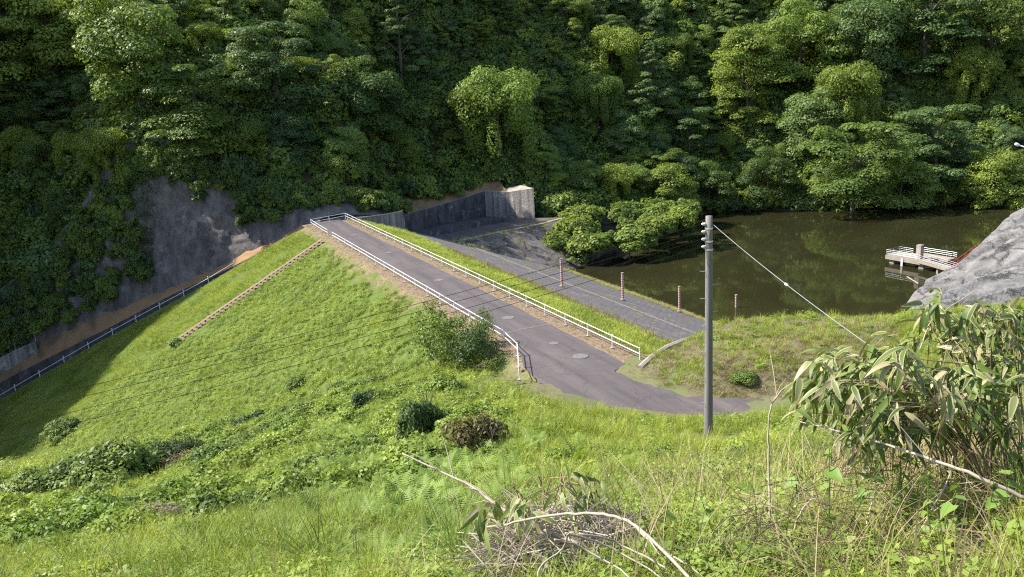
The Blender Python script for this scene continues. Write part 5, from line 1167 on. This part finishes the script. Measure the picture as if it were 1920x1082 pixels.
branch('bare_branch', [(1925, 935, 3.5), (1815, 885, 3.6), (1700, 848, 3.8), (1586, 811, 4.1), (1500, 790, 4.3)], .010, .003, 'long pale branch lying across the bamboo bush', side=4, seed=6)
branch('bare_branch', [(1190, 985, 4.6), (1248, 1038, 4.2), (1300, 1088, 3.9)], .006, .007, 'pale stick slanting into the bottom edge right of the heap', side=2, seed=7)
branch('bare_twig', [(1690, 730, 4.4), (1730, 640, 4.6), (1760, 590, 4.7), (1830, 540, 4.7)], .004, .002, 'thin curved stem rising above the bamboo leaves', seed=8)
branch('bare_twig', [(1355, 1000, 5.6), (1352, 930, 5.7), (1356, 890, 5.7)], .005, .002, 'short upright twig among the weeds', side=2, seed=9)
branch('bare_twig', [(1640, 1080, 4.0), (1625, 1000, 4.1), (1640, 930, 4.2), (1652, 900, 4.2)], .005, .002, 'thin upright stem under the front of the bamboo bush', side=2, seed=10)
for k, (u0, v0, u1, v1) in enumerate(((1010, 1085, 1080, 1000), (1060, 1000, 1240, 1085), (1085, 1000, 1250, 1070), (1040, 1012, 1180, 1085))):
    branch('dry_stalk', [(u0, v0, 3.9), ((u0 + u1) / 2, (v0 + v1) / 2 - 14, 4.0), (u1, v1, 3.8)], .006, .004, ['upright dry stalk at the left of the foreground heap', 'longest white stalk across the foreground heap', 'upper white stalk across the foreground heap', 'lower white stalk across the foreground heap'][k], seed=20 + k)

# --- dwarf bamboo: leaves with a green middle and a pale withered margin
def sasa_leaf(seed, L=.23, Wd=.042):
    rng = np.random.default_rng(seed); V, Fq, T, MI = [], [], [], []; n = 7; bend = rng.uniform(.25, .7); tw = rng.uniform(-.5, .5)
    for k in range(n + 1):
        t = k / n; w_ = Wd * (math.sin(math.pi * min(1, t ** .7 * .96 + .04)) ** .8) * (1 - .25 * t) * .5 + .0008; c = np.array([L * t * math.cos(bend * t), 0, -L * t * math.sin(bend * t) * .8]); ca, sa = math.cos(tw * t), math.sin(tw * t)
        for q in (-1, -.68, 0, .68, 1): V.append(c + np.array([0, q * w_ * ca, q * w_ * sa - (abs(q) * .0) + (.18 * w_ * abs(q))])); T.append(.5 + .4 * math.sin(seed))
    for k in range(n):
        for j in range(4): Fq.append((k * 5 + j, k * 5 + j + 1, k * 5 + j + 6, k * 5 + j + 5)); MI.append(1 if j in (0, 3) or (k == n - 1) else 0)
    me = npmesh('leaf', V, Fq, ['leaf_sasa', 'leaf_sasa_edge'], T, True, MI); return me
SL = [sasa_leaf(i, .15 + .028 * (i % 3), .031 + .005 * (i % 2)) for i in range(8)]
for q_ in (1, 2, 4, 6): SL[q_].materials[1] = MATS['leaf_sasa']
for q_ in (3,): SL[q_].materials[0] = MATS['leaf_sasa_pale']
me_dead = sasa_leaf(9, .17, .03); me_dead.materials[0] = MATS['leaf_sasa_edge']; SL.append(me_dead)
def bamboo(label, tips, roots, seed, cap, extra=None):
    rng = np.random.default_rng(seed); t = empty('dwarf_bamboo', (0, 0, 0), label, 'bamboo', 'dwarf bamboo bushes'); nl = 0
    for tip in tips:
        r_ = roots[rng.integers(0, len(roots))] + rng.normal(0, .15, 3); r_[2] = float(h_near(np.array([r_[0]]), np.array([r_[1]]))[0]) - .05; m1 = r_ * .45 + tip * .55; m1[2] = max(m1[2], r_[2] * .25 + tip[2] * .75 + .12)
        b = MB(); b.tube([r_, r_ * .7 + m1 * .3 + (0, 0, .12), m1, tip], [.006, .0055, .004, .002], 5); b.build('culm', 'brown_culm', t, True)
        az0 = math.atan2(tip[1] - m1[1], tip[0] - m1[0])
        for k in range(rng.integers(5, 9)):
            if nl >= cap: break
            o = obj('leaf', SL[rng.integers(0, len(SL)) if rng.uniform() < .9 else 8], t, tuple(tip + rng.normal(0, .035, 3))); az = az0 + rng.normal(0, 1.0); pit = rng.normal(.42, .5); o.rotation_euler = (rng.normal(0, .5), pit, az); s_ = rng.uniform(.7, 1.15); o.scale = (s_, s_, s_); nl += 1
    if extra:
        V, Fq, MI, T = [], [], [], []; o_ = 0
        for me in SL:
            co = np.empty(len(me.vertices) * 3, np.float32); me.vertices.foreach_get('co', co); SLV.setdefault(me.name, co.reshape(-1, 3))
        fq = np.array([p.vertices[:] for p in SL[0].polygons]); mi0 = [p.material_index for p in SL[0].polygons]
        for tip in extra:
            az0 = rng.uniform(2, 4.5)
            for k in range(rng.integers(4, 8)):
                j = rng.integers(0, len(SL)); v = SLV[SL[j].name] * rng.uniform(.7, 1.15); R3 = np.array(Matrix.Rotation(az0 + rng.normal(0, 1.0), 3, 'Z') @ Matrix.Rotation(rng.normal(.42, .5), 3, 'Y') @ Matrix.Rotation(rng.normal(0, .5), 3, 'X'))
                V.append(v @ R3.T + tip + rng.normal(0, .035, 3)); Fq.append(fq + o_); o_ += len(v); MI += [1] * len(mi0) if j == 8 else [0] * len(mi0) if j in (1, 2, 4, 6) else mi0; T += [rng.uniform()] * len(v)
        tag(obj('inner_leaves', npmesh('inner_leaves', np.concatenate(V), np.concatenate(Fq), ['leaf_sasa', 'leaf_sasa_edge'], T, True, MI), t), kind='stuff')
    return t
SLV = {}
def tips_in(poly, n, d0, d1, seed):
    rng = np.random.default_rng(seed); res = []; us = [p[0] for p in poly]; vs_ = [p[1] for p in poly]
    while len(res) < n:
        u, v = rng.uniform(min(us), max(us)), rng.uniform(min(vs_), max(vs_))
        if in_poly(np.array([u]), np.array([v]), poly)[0]: res.append(atd(u, v, rng.uniform(d0, d1)))
    return res
roots1 = [march_near(u, v) for u, v in ((1740, 930), (1800, 930), (1850, 925), (1900, 930), (1780, 900), (1880, 960), (1700, 940))]
bamboo('large dwarf bamboo bush with withered leaf edges on the right', tips_in([(1490, 700), (1560, 650), (1680, 620), (1740, 690), (1900, 680), (1925, 760), (1800, 790), (1700, 800), (1640, 860), (1560, 800), (1490, 760)], 46, 3.8, 4.6, 1), roots1, 1, 295, tips_in([(1520, 700), (1560, 660), (1680, 630), (1740, 690), (1900, 690), (1925, 790), (1800, 820), (1700, 820), (1640, 860), (1560, 800)], 150, 4.2, 5.4, 11))
bamboo('tall thin bamboo shoots with pale leaves behind the large bamboo bush', tips_in([(1700, 580), (1760, 555), (1930, 560), (1930, 680), (1800, 650), (1700, 640)], 24, 4.6, 5.6, 2), roots1, 2, 160, tips_in([(1720, 590), (1930, 570), (1930, 700), (1800, 660)], 40, 4.8, 6, 12))
roots2 = [march_near(u, v) for u, v in ((960, 1040), (1000, 1020), (1060, 1010), (1110, 1000))]
bamboo('small bamboo patch with upright leaves behind the foreground straw heap', tips_in([(850, 1000), (900, 900), (1000, 880), (1130, 900), (1150, 990), (1000, 990)], 20, 4.8, 6.2, 3), roots2, 3, 130)
# brown culms under the large bush
heap('bamboo_stubble', 1830, 905, 1.1, .25, 420, .75, 'thicket of dry brown culms under the large bamboo bush', 'brown_culm', .0035, 9, True)

# --- knotweed-like plants with heart shaped leaves, near right
def heart(seed, L=.10):
    rng = np.random.default_rng(seed); b = L * .42; V = [(0, 0, 0), (L * -.08, b * .7, .006), (L * .25, b, .004), (L * .65, b * .6, -.006), (L, 0, -.03), (L * .65, -b * .6, -.006), (L * .25, -b, .004), (L * -.08, -b * .7, .006), (L * .4, 0, -.012)]
    Fq = [(8, 0, 1, 2), (8, 2, 3, 4), (8, 4, 5, 6), (8, 6, 7, 0)]; return npmesh('leaf', V, Fq, 'leaf_knot', [.3 + .5 * rng.uniform()] * 9, False)
HL = [heart(i, .06 + .014 * (i % 3)) for i in range(5)]
kw = [(1245, 985, 'at the lower edge of the clearing right of the straw heap'), (1330, 880, 'behind the upright twig in the weeds'), (1420, 830, 'just left of the tall thin stem'), (1300, 830, 'below the foot of the pole'), (1400, 900, 'in the weeds left of the tall thin stem'), (1500, 870, 'under the left end of the bamboo bush'), (1550, 930, 'inside the bent hoop stem'), (1620, 960, 'beneath the middle of the bamboo bush'),
      (1690, 980, 'beside the crooked stem in the litter'), (1480, 960, 'at the base of the bent hoop stem'), (1350, 1020, 'at the bottom edge below the upright twig'), (1240, 1060, 'at the bottom edge by the slanting stick'), (1550, 1050, 'at the bottom edge below the bamboo bush'), (1870, 1010, 'yellowish and low in the lower right corner'), (1890, 860, 'with large leaves at the right frame edge'), (1905, 940, 'lower at the right frame edge'),
      (1180, 900, 'in the yellow green weeds above the straw heap'), (1090, 860, 'at the foot of the tall grass'), (1760, 1030, 'between the crooked stem and the corner')]
for k, (u, v, wh) in enumerate(kw):
    rng = np.random.default_rng(900 + k); p = march_near(u, v + 12); t = empty('leafy_plant', tuple(p), 'broad leaved green plant ' + wh, 'plant', 'broad leaved plants of the right foreground'); d = np.linalg.norm(p - CAM); h = rng.uniform(.35, .6) * (1.4 if u > 1880 else 1); ns = 2
    for s_ in range(ns):
        ln = np.array([rng.normal(0, .2), rng.normal(0, .2), 1.0]) * h * rng.uniform(.7, 1.1); b = MB(); b.tube([(0, 0, -.05), ln * .5 + rng.normal(0, .015, 3), ln], [.005, .004, .002], 5); b.build('stalk', 'leaf_knot', t)
        for j in range(7):
            f = (j + 1.5) / 8; o = obj('leaf', HL[rng.integers(0, 5)], t, tuple(ln * f)); o.rotation_euler = (rng.normal(0, .25), rng.uniform(-.1, .5), j * 2.4 + rng.normal(0, .3)); q = rng.uniform(.8, 1.5) * (1.1 - .4 * f); o.scale = (q, q, q)
